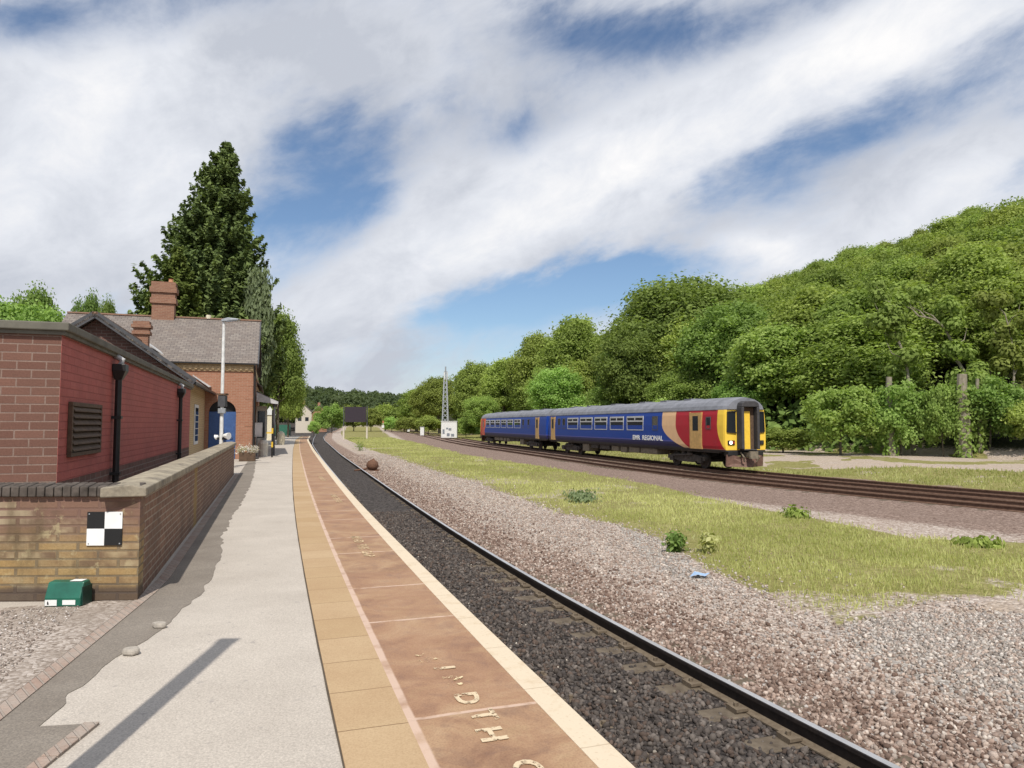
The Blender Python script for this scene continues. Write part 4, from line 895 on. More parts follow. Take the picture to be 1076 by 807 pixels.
# ------------------------------------------------------------------ foliage
def crown_mesh(name, mat, r, h0, h1, nclump, nleaf, size, seed, squash=.75, shape='round', low=-.75):
    g = np.random.default_rng(seed); cz, hz = (h0 + h1) / 2, (h1 - h0) / 2
    cs, rs, tc = [], [], []
    bd = g.normal(size=(7, 3)); bd /= np.linalg.norm(bd, axis=1)[:, None]; ba = g.uniform(-.34, .42, 7)
    while len(cs) < nclump:
        d_ = g.normal(size=3); d_ /= np.linalg.norm(d_)
        if d_[2] < low: continue
        k_ = g.uniform(.45, 1.0) ** .6
        prof = 1.0 + float((ba * np.exp(-(1 - bd @ d_) * 5)).sum())
        if shape == 'tall': prof *= 1 - .35 * max(d_[2], 0)
        rc = r * g.uniform(.15, .34)
        cs.append((d_[0] * (r - rc * .7) * k_ * prof, d_[1] * (r - rc * .7) * k_ * prof, cz + d_[2] * (hz - rc * .6) * k_ * (prof if d_[2] > 0 else 1))); rs.append(rc); tc.append(g.random())
    cs, rs, tc = np.array(cs), np.array(rs), np.array(tc)
    p = rs ** 2 / (rs ** 2).sum(); ci = g.choice(nclump, nleaf, p=p)
    d_ = g.normal(size=(nleaf, 3)); d_[:, 2] += .25; d_ /= np.linalg.norm(d_, axis=1)[:, None]
    rr = rs[ci] * np.where(g.random(nleaf) < .62, g.uniform(.65, 1.1, nleaf), g.uniform(.3, 1.7, nleaf))
    pos = cs[ci] + d_ * rr[:, None] * np.array([1, 1, squash]); nrm = d_ + g.normal(size=(nleaf, 3)) * .75 + np.array([0, 0, .35])
    V = leaf_arrays(pos, nrm, size * g.uniform(.6, 1.3, nleaf))
    tint = np.stack([g.random(nleaf), np.clip(tc[ci] * .8 + g.uniform(-.1, .3, nleaf), 0, 1), g.random(nleaf)], -1)
    return np_mesh(name, V, np.arange(nleaf * 4).reshape(-1, 4), mat, {'tint': np.repeat(tint, 4, 0)})
def trunk_mb(h, r, seed, limbs=7, spread=3.0, lo=.35):
    g = random.Random(seed); m = MB(); pts = [Vector((0, 0, -.3))]; 
    for i in range(1, 6): pts.append(Vector((g.uniform(-.05, .05) * h * i / 5, g.uniform(-.05, .05) * h * i / 5, h * i / 5)))
    m.tube(pts, [r * 1.25, r, r * .85, r * .7, r * .5, r * .25], 8)
    for k_ in range(limbs):
        t0 = g.uniform(lo, .9); i = int(t0 * 5); p = pts[i].lerp(pts[min(i + 1, 5)], t0 * 5 - i); a_ = g.uniform(0, 6.28); L = spread * g.uniform(.6, 1.0)
        q = [p]
        for j in range(1, 5): q.append(p + Vector((math.cos(a_) * L * j / 4 + g.uniform(-.25, .25), math.sin(a_) * L * j / 4 + g.uniform(-.25, .25), L * (.25 * j / 4 + .55 * (j / 4) ** 2) + g.uniform(-.15, .25))))
        rr = r * .42 * (1.1 - t0 * .5); m.tube(q, [rr, rr * .8, rr * .55, rr * .35, rr * .12], 6)
    return m
PROTO = {}
def proto(kind, seed):
    key = (kind, seed)
    if key in PROTO: return PROTO[key]
    spec = {'mid': (L_MID, 4.6, 2.0, 13.6, 120, 42000, .21), 'dark': (L_DARK, 4.6, 1.8, 13.6, 120, 42000, .21), 'light': (L_LIGHT, 4.4, 1.8, 12.6, 115, 40000, .20),
            'tall': (L_MID, 4.0, 2.0, 15.6, 125, 44000, .21), 'big': (L_DARK, 6.2, 2.6, 15.7, 210, 75000, .22), 'shrub': (L_LIGHT, 2.3, .1, 4.8, 56, 14000, .15), 'dshrub': (L_MID, 2.3, .1, 4.5, 54, 13000, .155), 'yel': (L_YEL, 1.6, .3, 5, 18, 1500, .3),
            'pale': (L_PALE, 3.4, 1.5, 15, 50, 6000, .34)}[kind]
    mt, r, h0, h1, nc, nl, sz = spec
    cm_ = crown_mesh('crown', mt, r, h0, h1, nc, nl, sz, seed * 13 + len(kind), shape='tall' if kind in ('tall', 'pale') else 'round')
    shr = kind in ('shrub', 'dshrub', 'yel')
    tm_ = trunk_mb(h1 * .8, .28 if not shr else .07, seed * 7 + 1, 8 if not shr else 6, r * .8, .15 if shr else .3); o = tm_.build('trunk', M_BARK); me = o.data; bpy.data.objects.remove(o)
    PROTO[key] = (cm_, me); return PROTO[key]
def tree(name, label, cat, kind, seed, loc, h, w, rz=None, group=None):
    cm_, tm_ = proto(kind, seed); hn = {'mid': 13, 'dark': 13, 'light': 12, 'tall': 15, 'big': 15, 'shrub': 4.6, 'dshrub': 4.4, 'yel': 5, 'pale': 15}[kind]; rn = {'mid': 4.6, 'dark': 4.6, 'light': 4.4, 'tall': 4, 'big': 6.2, 'shrub': 2.3, 'dshrub': 2.3, 'yel': 1.6, 'pale': 3.4}[kind]
    t_ = thing(name, label, cat, loc, rnd.uniform(0, 6.28) if rz is None else rz, group)
    sw, sh = w / (2 * rn), h / hn; t_.scale = (sw * rnd.uniform(.86, 1.16), sw * rnd.uniform(.86, 1.16), sh); t_.rotation_euler = (rnd.uniform(-.07, .07), rnd.uniform(-.07, .07), t_.rotation_euler[2])
    link('crown', cm_, t_); link('trunk', tm_, t_); return t_
def tree_px(name, label, cat, kind, seed, px, topy, Y, wpx, group=None):
    X = (px - CX) / F * Y; z = float(gz(np.array([X]), np.array([Y]))[0]); top = CAMZ + (HOR - topy) / F * Y
    return tree(name, label, cat, kind, seed, (X, Y, z), top - z, wpx * Y / F, None, group)
# prominent trees of the wood's edge, left to right
edge_trees = [
    ('tall', 1, 438, 404, 235, 44, 'mid green tree at the left tip of the wood beside the far main line'),
    ('mid', 2, 462, 396, 190, 48, 'green tree rising just left of the lattice mast'),
    ('mid', 3, 496, 383, 160, 60, 'rounded green tree directly right of the lattice mast'),
    ('light', 1, 506, 415, 128, 34, 'bright lime green young tree above the rear end of the train'),
    ('tall', 2, 530, 369, 140, 52, 'tall green tree behind the rear carriage'),
    ('mid', 4, 562, 356, 130, 60, 'broad green tree behind the carriage joint'),
    ('light', 2, 585, 392, 96, 62, 'pale green scrubby tree right above the middle of the train'),
    ('mid', 1, 608, 338, 112, 80, 'domed mid green tree crown on the skyline left of the tallest tree'),
    ('light', 1, 640, 402, 88, 44, 'small yellowish green tree behind the front carriage windows'),
    ('big', 1, 718, 298, 88, 150, 'tallest broad dark green tree standing out behind the front carriage'),
    ('dark', 2, 668, 350, 84, 80, 'dark green tree left of the tallest tree'),
    ('dark', 1, 780, 318, 76, 110, 'dense dark green tree behind the front of the train'),
    ('mid', 2, 728, 385, 76, 70, 'lower green tree over the red end of the front carriage'),
    ('light', 2, 770, 405, 66, 46, 'yellow flecked small tree above the yellow cab'),
    ('mid', 3, 858, 308, 68, 120, 'wide green tree to the right of the train cab'),
    ('tall', 1, 905, 290, 64, 95, 'tall leaning green tree with ivy at the wood edge'),
    ('mid', 4, 1040, 262, 60, 130, 'large overhanging tree with bare crooked limbs at the right edge'),
    ('tall', 2, 965, 285, 66, 100, 'tree with pale forked trunks right of the ivy clad tree')]
for kd, sd2, px, ty, Y, w, lab in edge_trees: tree_px('woodland_tree', lab, 'tree', kd, sd2, px, ty, Y, w, 'trees along the edge of the wood')
# shrubs at the foot of the wood on the right
for kd, sd2, px, ty, Y, w, lab in [('shrub', 1, 882, 404, 56, 84, 'large bright green bush at the wood foot right of the train'), ('shrub', 2, 945, 402, 56, 60, 'upright bright green bush left of the tall stump'), ('shrub', 1, 990, 402, 54, 40, 'deep green bush directly left of the tall stump'),
        ('shrub', 2, 1038, 398, 53, 66, 'yellow green bush right of the tall stump'), ('dshrub', 1, 822, 448, 62, 50, 'low dark bush tucked beside the train cab'), ('dshrub', 2, 1090, 420, 50, 60, 'low bush cut by the right edge of the photo'), 
        ('dshrub', 1, 428, 437, 240, 26, 'bush at the foot of the leftmost tree of the wood'), ('dshrub', 2, 450, 436, 185, 30, 'bush directly left of the white equipment cabin'), ('dshrub', 1, 490, 438, 150, 26, 'bush right behind the rear end of the train'), ('shrub', 2, 412, 438, 260, 22, 'far bush where the main line tracks vanish'),
        ('shrub', 1, 620, 425, 80, 60, 'pale bush seen over the roof of the front carriage'), ('shrub', 2, 700, 420, 72, 60, 'bush seen over the roof near the front doors')]:
    tree_px('bush', lab, 'bush', kd, sd2, px, ty, Y * .88, w, 'bushes along the foot of the wood')
for px, ty, Y, r_, lab in ((1012, 393, 46.2, .34, 'tall bare stump with ivy standing among the bushes'), (935, 396, 48.8, .22, 'thin ivy covered stump left of the tall stump'), (1028, 398, 46.5, .12, 'slim pale dead stem right of the tall stump')):
    X = (px - CX) / F * Y; z = float(gz(np.array([X]), np.array([Y]))[0]); top = CAMZ + (HOR - ty) / F * Y
    s_ = thing('tree_stump', lab, 'tree stump', (X, Y, z)); h = top - z
    MB().tube([(0, 0, -.2), (.05, 0, h * .4), (-.04, .03, h * .8), (0, 0, h)], [r_ * 1.2, r_, r_ * .9, r_ * .85], 9).build('trunk', M_BARKP, s_)
    n = 500; zz_ = rng.uniform(0, h * .85, n); a_ = rng.uniform(0, 6.28, n); pos = np.stack([np.cos(a_) * (r_ + .12), np.sin(a_) * (r_ + .12), zz_], -1) + rng.normal(size=(n, 3)) * .12
    link('ivy', np_mesh('ivy', leaf_arrays(pos, np.stack([np.cos(a_), np.sin(a_), a_ * 0 + .3], -1) + rng.normal(size=(n, 3)) * .4, rng.uniform(.12, .24, n)), np.arange(n * 4).reshape(-1, 4), L_LIGHT, {'tint': rng.random((n * 4, 3))}), s_)
# exposed crooked trunks at the right wood edge
for pts, r_, lab in (([(1040, 478), (1038, 445), (1032, 418), (1018, 398), (1005, 378), (998, 352), (985, 336), (965, 332)], .24, 'crooked pale bare limb reaching left over the dark gap in the wood'),
                     ([(960, 476), (958, 440), (955, 400), (950, 372), (938, 345), (942, 320)], .22, 'pale twisting trunk of the ivy tree in the wood edge'),
                     ([(1060, 478), (1062, 440), (1066, 400), (1064, 360), (1056, 330)], .16, 'thin grey trunk close to the right edge of the photo')):
    Y = 50.0; P_ = [D(x, y, Y + i * .15) for i, (x, y) in enumerate(pts)]
    for _ in range(2): P_ = [P_[0]] + [q_ for a_, b_ in zip(P_[:-1], P_[1:]) for q_ in (a_.lerp(b_, .25), a_.lerp(b_, .75))] + [P_[-1]]
    r_ *= .62; b0 = Vector(P_[0]); b0.z = float(gz(np.array([b0.x]), np.array([b0.y]))[0]) - .2; P_[0] = b0
    s_ = thing('leaning_tree', lab, 'tree', b0); m = MB(); m.tube([p - b0 for p in P_], [r_ * (1.2 - .9 * i / len(P_)) for i in range(len(P_))], 8)
    for i in range(len(P_) // 2, len(P_), 3):
        q = P_[i] - b0; sg_ = rnd.choice((-1, 1)); m.tube([q, q + Vector((sg_ * .35, .1, .5)), q + Vector((sg_ * .9, .2, .8)), q + Vector((sg_ * 1.2, .3, 1.7))], [r_ * .45, r_ * .3, r_ * .2, r_ * .06], 6)
    m.build('trunk', M_BARKP, s_)
    n = 3200; cs_ = np.array([tuple(P_[int(len(P_) * rnd.uniform(.35, .999))] - b0 + Vector((rnd.uniform(-1.3, 1.3), rnd.uniform(-.6, 1), rnd.uniform(.2, 1.8)))) for _ in range(16)]); ci = rng.integers(0, 16, n); d_ = rng.normal(size=(n, 3)); d_ /= np.linalg.norm(d_, axis=1)[:, None]
    link('crown', np_mesh('crown', leaf_arrays(cs_[ci] + d_ * rng.uniform(.3, .8, (n, 1)), d_ + np.array([0, 0, .3]), rng.uniform(.14, .28, n)), np.arange(n * 4).reshape(-1, 4), L_MID, {'tint': np.repeat(rng.random((n, 3)), 4, 0)}), s_)
# the wooded hillside: single meshes, too small to show parts
def joined(kind, seed):
    cm_, tm_ = proto(kind, seed); me = cm_.copy(); return me
HM = [(joined(k_, s_), hn, rn) for k_, s_, hn, rn in (('mid', 1, 13, 4.6), ('mid', 2, 13, 4.6), ('mid', 3, 13, 4.6), ('dark', 1, 13, 4.6), ('light', 1, 12, 4.4), ('tall', 1, 15, 4.0), ('mid', 4, 13, 4.6))]
cnt = 0; placed = []
for i in range(6000):
    Y = rnd.uniform(56, 260); X = rnd.uniform(-.2, .80) * Y + rnd.uniform(-4, 4)
    d_ = float(hill_d(np.array([X]), np.array([Y]))[0])
    if d_ < 5 or d_ > 150 or cnt >= 292: continue
    if any((X - a_) ** 2 + (Y - b_) ** 2 < 5.3 ** 2 for a_, b_ in placed): continue
    placed.append((X, Y)); cnt += 1
    me, hn, rn = HM[rnd.choice((0, 0, 1, 1, 2, 2, 3, 4, 5, 6, 6))]; z = float(gz(np.array([X]), np.array([Y]))[0])
    o = link('hillside_tree', me); h = rnd.uniform(8.5, 12.5); w = rnd.uniform(7, 10)
    o.location = (X, Y, z - .6); o.rotation_euler = (rnd.uniform(-.15, .15), rnd.uniform(-.15, .15), rnd.uniform(0, 6.28)); o.scale = (w / (2 * rn) * rnd.uniform(.8, 1.25), w / (2 * rn) * rnd.uniform(.8, 1.25), h / hn)
    tag(o, 'green broadleaf tree packed among others on the wooded hillside', 'tree', 'trees covering the hillside')
allp, alln, alls, allt = [], [], [], []
for i in range(5000):
    Y = rnd.uniform(56, 300); X = rnd.uniform(-.2, .82) * Y
    d_ = float(hill_d(np.array([X]), np.array([Y]))[0])
    if d_ < 12 or d_ > 175 or len(allp) >= 620 or any((X - a_) ** 2 + (Y - b_) ** 2 < 3.4 ** 2 for a_, b_ in placed): continue
    placed.append((X, Y)); z = float(gz(np.array([X]), np.array([Y]))[0]); r_ = rnd.uniform(3, 5); hh = rnd.uniform(8, 12); n = 1900; nc = 22
    cd = rng.normal(size=(nc, 3)); cd /= np.linalg.norm(cd, axis=1)[:, None]; cd[:, 2] = np.abs(cd[:, 2]); ci = rng.integers(0, nc, n); tc = rng.random(nc)
    d3 = rng.normal(size=(n, 3)); d3 /= np.linalg.norm(d3, axis=1)[:, None]; p_ = cd[ci] * .72 + d3 * rng.uniform(.2, .42, (n, 1))
    allp.append(np.array([X, Y, z + hh * .5]) + p_ * np.array([r_, r_, hh * .5])); alln.append(d3 + rng.normal(size=(n, 3)) * .6 + np.array([0, 0, .3])); alls.append(rng.uniform(.2, .4, n)); allt.append(np.stack([rng.random(n), np.clip(tc[ci] * .7 + rnd.uniform(0, .3), 0, 1), rng.random(n)], -1))
pos = np.concatenate(allp); tag(link('hillside_wood', np_mesh('hillside_wood', leaf_arrays(pos, np.concatenate(alln), np.concatenate(alls)), np.arange(len(pos) * 4).reshape(-1, 4), L_MID, {'tint': np.repeat(np.concatenate(allt), 4, 0)})), kind='stuff')
# undergrowth that closes the wood's edge
n = 16000; Y = rng.uniform(50, 215, n) ; 
dl = rng.uniform(-.5, 6, n)
X = np.maximum(27.5 + (dl - (Y - 51) * .447) / .894, bx(Y) + 14 / 1 + dl)
z = gz(X, Y); hgt = rng.random(n) ** 1.6 * (2.2 + 2.5 * fbm(X * .25, Y * .25, 77)); pos = np.stack([X, Y, z + hgt], -1)
tag(link('undergrowth', np_mesh('undergrowth', leaf_arrays(pos, np.stack([-.6 + 0 * X, -.6 + 0 * X, .8 + 0 * X], -1) + rng.normal(size=(n, 3)) * .6, rng.uniform(.25, .55, n)), np.arange(n * 4).reshape(-1, 4), L_DARK, {'tint': np.repeat(rng.random((n, 3)), 4, 0)})), kind='stuff')
# far wood across the valley
allp, alln, alls, allt = [], [], [], []
for i in range(420):
    Y = rnd.uniform(240, 620); X = Y * rnd.uniform(-.42, -.11)
    nd_, u_ = near_d(np.array([X]), np.array([Y])); md_ = float(main_d(np.array([X]), np.array([min(Y, 480)]))[0])
    if nd_[0] > -9 and md_ < 14 and Y < 400: continue
    z = float(gz(np.array([X]), np.array([Y]))[0]); r_ = rnd.uniform(4, 7); hh = rnd.uniform(9, 15); n = 260; tc = rnd.random()
    d_ = rng.normal(size=(n, 3)); d_ /= np.linalg.norm(d_, axis=1)[:, None]; d_[:, 2] = np.abs(d_[:, 2]) * 1.0 - .15
    jit = rng.uniform(.75, 1.1, (n, 1))
    allp.append(np.array([X, Y, z + hh * .45]) + d_ * jit * np.array([r_, r_, hh * .55])); alln.append(d_ + rng.normal(size=(n, 3)) * .5); alls.append(rng.uniform(.7, 1.5, n)); allt.append(np.stack([rng.random(n), np.full(n, tc), rng.random(n)], -1))
pos = np.concatenate(allp); tag(link('far_wood', np_mesh('far_wood', leaf_arrays(pos, np.concatenate(alln), np.concatenate(alls)), np.arange(len(pos) * 4).reshape(-1, 4), L_FAR, {'tint': np.repeat(np.concatenate(allt), 4, 0)})), kind='stuff')
for kd, sd2, px, ty, Y, w, lab in (('shrub', 2, 349, 425, 210, 28, 'bright green rounded tree left of the dark signboard'), ('dshrub', 1, 372, 424, 250, 30, 'round green tree behind the dark signboard'), ('dshrub', 2, 405, 424, 260, 40, 'green tree in the valley between the far tracks and signboard'), ('shrub', 1, 330, 442, 150, 14, 'small bush by the houses beyond the platform end'),
        ('dshrub', 1, 425, 426, 255, 34, 'rounded tree where the far tracks curve away'), ('dshrub', 2, 390, 428, 240, 26, 'dark green tree right of the signboard')):
    tree_px('valley_tree', lab, 'tree', kd, sd2, px, ty, Y, w)
# conifer behind the station
def conifer(mat, H_, R0, seed, nl=46, per=15, lean=0.0):
    g = np.random.default_rng(seed); P_, N_, S_, T_ = [], [], [], []
    for i in range(nl):
        t_ = (i + g.random()) / nl; z = H_ * (.06 + .93 * t_); Rr = R0 * ((1 - t_) ** .72) * (.92 + .1 * math.sin(i * 2.1)) + .12
        if t_ < .18: Rr *= .75 + 1.4 * t_
        for k_ in range(max(4, int(per * (1 - t_ * .6)))):
            a_ = g.uniform(0, 6.283); L = Rr * g.choice([g.uniform(.55, .95), g.uniform(.85, 1.15)]); n = int(30 + L * 30); s_ = g.random(n) ** .6; tc = g.random()
            rise = L * (.10 * s_ - .30 * s_ ** 2 + .50 * s_ ** 4); wid = .30 * L * (1 - s_) ** .6 * .5 + .10
            off = g.normal(size=n) * wid * .55
            lx_ = lean * t_ ** 1.3; P_.append(np.stack([lx_ + np.cos(a_) * L * s_ - np.sin(a_) * off, np.sin(a_) * L * s_ + np.cos(a_) * off, z + rise + g.normal(size=n) * .16], -1))
            N_.append(np.stack([np.cos(a_) * .5 + 0 * s_, np.sin(a_) * .5 + 0 * s_, .8 + 0 * s_], -1) + g.normal(size=(n, 3)) * .55); S_.append(g.uniform(.15, .38, n) * (1 - .35 * t_)); T_.append(np.stack([g.random(n), np.clip(np.full(n, tc) * s_ + .1, 0, 1), g.random(n)], -1))
    P_ = np.concatenate(P_); return np_mesh('crown', leaf_arrays(P_, np.concatenate(N_), np.concatenate(S_), 2.0), np.arange(len(P_) * 4).reshape(-1, 4), mat, {'tint': np.repeat(np.concatenate(T_), 4, 0)})
Yc = 60.0; ct = thing('conifer_tree', 'tall dark pointed conifer towering behind the station roof', 'tree', ((207 - CX) / F * Yc, Yc, 0)); Hc = CAMZ + (HOR - 143) / F * Yc
link('crown', conifer(L_CON, Hc, 7.9, 5, 62, 25, 2.0), ct); MB().tube([(0, 0, -.3), (.8, 0, Hc * .5), (2.2, 0, Hc * .97)], [.6, .35, .03], 9).build('trunk', M_BARK, ct)
Yc = 54.0; c2 = thing('conifer_tree', 'smaller lighter green conifer bough mass left of the tall conifer by the chimney', 'tree', ((182 - CX) / F * Yc, Yc, 0)); h2 = CAMZ + (HOR - 258) / F * Yc
link('crown', conifer(L_CONL, h2, 4.6, 9, 34, 15), c2); MB().tube([(0, 0, -.3), (0, 0, h2 * .95)], [.4, .03], 8).build('trunk', M_BARK, c2)
tree_px('birch_tree', 'pale feathery birch right of the tall conifer', 'tree', 'pale', 1, 264, 240, 58, 32)
tree_px('broadleaf_tree', 'green tree beyond the station canopy at the platform end', 'tree', 'mid', 1, 292, 334, 84, 50)
tree_px('broadleaf_tree', 'lower green tree right beside the platform end fence', 'tree', 'mid', 3, 303, 388, 100, 34)
for px, ty, Y, w, kd, lab in ((10, 311, 46, 110, 'light', 'light green tree showing over the flat roof at the left edge'), (46, 306, 52, 66, 'dark', 'dark tree with uneven top over the flat roof'), (82, 309, 60, 40, 'dark', 'dark small pointed tree just left of the slate roof'), (112, 318, 60, 26, 'dark', 'tip of a dark tree behind the station roof ridge')):
    tree_px('garden_tree', lab, 'tree', kd, 1, px, ty, Y, w)

# ------------------------------------------------------------------ weeds and small trackside things
def weed(px, py, h, w, lab, mat=L_WEED, n=260):
    p = G(px, py, -.66); p.z = float(gz(np.array([p.x]), np.array([p.y]))[0]); r_ = w / 2
    pos = rng.normal(size=(n, 3)) * np.array([r_ * .5, r_ * .5, h * .3]) + np.array([0, 0, h * .5]); pos[:, 2] = np.abs(pos[:, 2])
    o = thing('weed_clump', lab, 'weed', p)
    link('leaves', np_mesh('leaves', leaf_arrays(pos, pos * np.array([1, 1, .5]) + rng.normal(size=(n, 3)) * .15 + np.array([0, 0, .1]), rng.uniform(.04, .09, n), 2.0), np.arange(n * 4).reshape(-1, 4), mat, {'tint': np.repeat(rng.random((n, 3)), 4, 0)}), o)
    m = MB()
    for i in range(5): m.tube([(0, 0, 0), (rnd.uniform(-r_, r_) * .4, rnd.uniform(-r_, r_) * .4, h * .5), (rnd.uniform(-r_, r_) * .8, rnd.uniform(-r_, r_) * .8, h * .9)], [.008, .006, .003], 5)
    m.build('stem', mat, o)
weed(710, 578, .34, .36, 'bright green leafy weed on the gravel beside the grass strip'); weed(612, 528, .32, 1.0, 'grey green bushy weed patch on the grass edge', L_PALE, 420)
weed(836, 546, .24, .6, 'dark green weed tuft near the back of the grass strip', L_MID); weed(1030, 576, .14, .7, 'low green weed patch at the right end of the grass', L_MID, 300); weed(378, 473, .9, 1.0, 'dark weed tuft beside the signboard grass', L_MID); weed(745, 580, .35, .3, 'thin yellowish weed at the tip of the grass strip', M_GRASS, 160)
lt = G(735, 606, -.69); o = MB().add([(-.16, 0, .0), (-.05, -.07, .05), (.08, -.05, .02), (.18, .02, .06), (.1, .1, .03), (-.06, .09, .07)], [(0, 1, 5), (1, 2, 4), (1, 4, 5), (2, 3, 4)]).build('litter_scrap', paint('pale_blue_plastic', (.35, .5, .72), .5)); o.location = (lt.x, lt.y, -.69); tag(o, 'scrap of pale blue plastic on the gravel below the grass', 'litter')
lv = G(391, 495, -.7); lo = thing('point_lever', 'rusty weighted point lever on the ballast beside the near track', 'lever', (lv.x, lv.y, -.70), R(20))
MB().tube([(-.95, -.15, .06), (-.4, -.05, .12), (0, 0, .30)], [.05, .045, .05], 8).build('lever_arm', M_RUST, lo)
MB().tube([(0, 0, .06), (.0, 0, .12), (.02, 0, .3), (.04, 0, .5), (.06, 0, .6), (.08, 0, .68)], [.14, .27, .34, .27, .1, .02], 12).build('weight', M_RUST, lo, smooth=True); MB().box(-.5, .35, -.2, .2, 0, .08).build('base_plate', M_RUST, lo)

# signboard, mast, cabin, cabinets, signal
b1, b2 = G(361, 461, -.65), G(385.5, 460, -.65); Yb = 118.0
p1, p2 = D(361, 460, Yb), D(385.5, 460, Yb); zb = -.65
sbd = thing('track_signboard', 'big dark blank signboard on two posts beyond the grass strip', 'signboard', (p1.x, Yb, zb)); wdt = p2.x - p1.x
zt, zl = CAMZ + (HOR - 427.5) / F * Yb - zb, CAMZ + (HOR - 443.5) / F * Yb - zb
MB().box(.18, wdt - .18, -.06, .06, zl, zt).build('board', paint('dark_board', (.035, .025, .035), .7), sbd)
for x in (0, wdt):
    po = MB().tube([(x, 0, -.2), (x, 0, zt + .1)], .09, 8).build('post', M_DGREY, sbd); MB().tube([(x, 0, -.2), (x, 0, 2.1)], .16, 8).build('post_sleeve', M_PALE, po)
bt = MB(); 
for z_ in np.linspace(zl + .3, zt - .3, 5): bt.box(.18, wdt - .18, .062, .1, z_, z_ + .06)
bt.build('batten', M_DGREY, sbd)
Ym = 132.0; pm_ = D(466.5, 459, Ym); ms = thing('lattice_mast', 'tall grey lattice radio mast beside the main line', 'mast', (pm_.x, Ym + 2.5, -.5)); Hm = CAMZ + (HOR - 389) / F * Ym + .5
m = MB()
for sx_ in (-1, 1):
    for sy_ in (-1, 1): m.bar((sx_ * .62, sy_ * .62, 0), (sx_ * .2, sy_ * .2, Hm), .19, .19)
for i in range(14):
    z0, z1 = Hm * i / 14, Hm * (i + 1) / 14; r0, r1 = .62 - .42 * i / 14, .62 - .42 * (i + 1) / 14
    for s_ in (-1, 1):
        m.bar((-r0 * s_, -r0, z0), (r1 * s_, -r1, z1), .09, .09); m.bar((-r0 * s_, r0, z0), (r1 * s_, r1, z1), .06, .06); m.bar((-r0, r0 * s_, z0), (-r1, -r1 * s_, z1), .06, .06); m.bar((r0, r0 * s_, z0), (r1, -r1 * s_, z1), .06, .06)
m.build('lattice', M_GALV, ms); MB().tube([(0, 0, Hm - .3), (0, 0, Hm + .9)], .13, 8).build('antenna', M_GALV, ms)
for a_ in (0, 2.1, 4.2): MB().box(.3, .42, -.14, .14, Hm - 1.6, Hm - .2).build('antenna_panel', M_WHITE, ms).rotation_euler = (0, 0, a_)
Yk = 124.0; pk = D(463.5, 459, Yk); cab = thing('equipment_cabin', 'white equipment cabin with dark marks at the foot of the lattice mast', 'cabin', (pk.x, Yk, -.55)); cw = 16.5 * Yk / F; chh = 17 * Yk / F
MB().box(0, cw, 0, 2.2, 0, chh).build('wall', M_WHITE, cab, bevel=.03); MB().box(-.08, cw + .08, -.08, 2.28, chh + .002, chh + .1).build('roof', M_WHITE, cab)
for x0, x1, z0, z1 in ((.25, .6, .7, 1.5), (1.0, 1.5, .3, .8), (1.3, 1.8, 1.3, 1.7), (1.75, 2.3, .25, .7), (.9, 1.2, 1.5, 1.8)): MB().box(x0, x1, -.03, -.003, z0, z1).build('dark_panel', paint('grey_panel', (.2, .22, .25), .6), cab)
for px, py, Y, hh, ww, lab in ((443.5, 456.5, 150, 8.5, 4, 'white lineside cabinet left of the lattice mast'), (429, 449, 230, 4, 3, 'distant pale lineside cabinet beside the curving tracks')):
    p = D(px, py, Y); c_ = thing('lineside_cabinet', lab, 'cabinet', (p.x, Y, -.55)); w_ = ww * Y / F; h_ = hh * Y / F
    MB().box(-w_ / 2, w_ / 2, 0, .6, 0, h_).build('cabinet_body', M_WHITE, c_, bevel=.04); MB().box(-w_ / 2 - .05, w_ / 2 + .05, -.05, .65, h_ + .002, h_ + .1).build('lid', M_WHITE, c_)
p = D(402.5, 455, 190); sgl = thing('railway_signal', 'small distant railway signal with an orange top between the tracks', 'signal', (p.x, 190, -.6))
MB().tube([(0, 0, 0), (0, 0, 3.0)], .09, 8).build('post', M_PALE, sgl); MB().box(-.2, .2, -.1, .1, 2.8, 3.4).build('signal_head', paint('faded_orange', (.42, .17, .08), .6), sgl); MB().box(-.3, .3, -.25, .1, 1.5, 2.2).build('box', M_WHITE, sgl)
# houses
for px0, px1, ye, yr, Y, wm_, lab in ((311, 327, 432, 424, 210, M_PALE, 'pale gabled house beyond the end of the platform'), (328, 343, 433, 425.5, 235, M_BRICK_S, 'grey roofed brick house just right of the pale gabled house')):
    p = D((px0 + px1) / 2, 446, Y); hz_ = float(gz(np.array([p.x]), np.array([float(Y)]))[0]); hs = thing('house', lab, 'house', (p.x, Y, hz_), R(18)); w_ = (px1 - px0) * Y / F / 2; ze = CAMZ + (HOR - ye) / F * Y - hz_; zr = CAMZ + (HOR - yr) / F * Y - hz_
    MB().prism([(-w_, 0), (w_, 0), (w_, ze), (0, zr - .1), (-w_, ze)], 'y', 0, 8).build('wall', wm_, hs)
    slope('roof', [(w_ + .3, -.3, ze - .2), (w_ + .3, 8.3, ze - .2), (0, 8.3, zr), (0, -.3, zr)], hs, M_SLATE, .15); slope('roof', [(-w_ - .3, 8.3, ze - .2), (-w_ - .3, -.3, ze - .2), (0, -.3, zr), (0, 8.3, zr)], hs, M_SLATE, .15)
    for wx_ in (-w_ * .5, w_ * .4): MB().box(wx_ - .5, wx_ + .5, -.05, -.003, ze * .55, ze * .55 + 1.1).build('window', M_GLASS, hs)
    MB().box(-.4, .4, 3.6, 4.3, zr - .3, zr + .9).build('chimney', M_BRICK_S, hs)
fn = thing('green_fence', 'green metal fence past the far end of the platform', 'fence', S(-4.5, 112), TH)
MB().box(0, 7.2, 0, .04, .15, 1.75).build('mesh_panel', paint('fence_green', (.03, .13, .085), .6), fn)
for i in range(5): MB().box(i * 1.78, i * 1.78 + .08, -.06, -.002, -.1, 1.9).build('post', M_DGREY, fn)

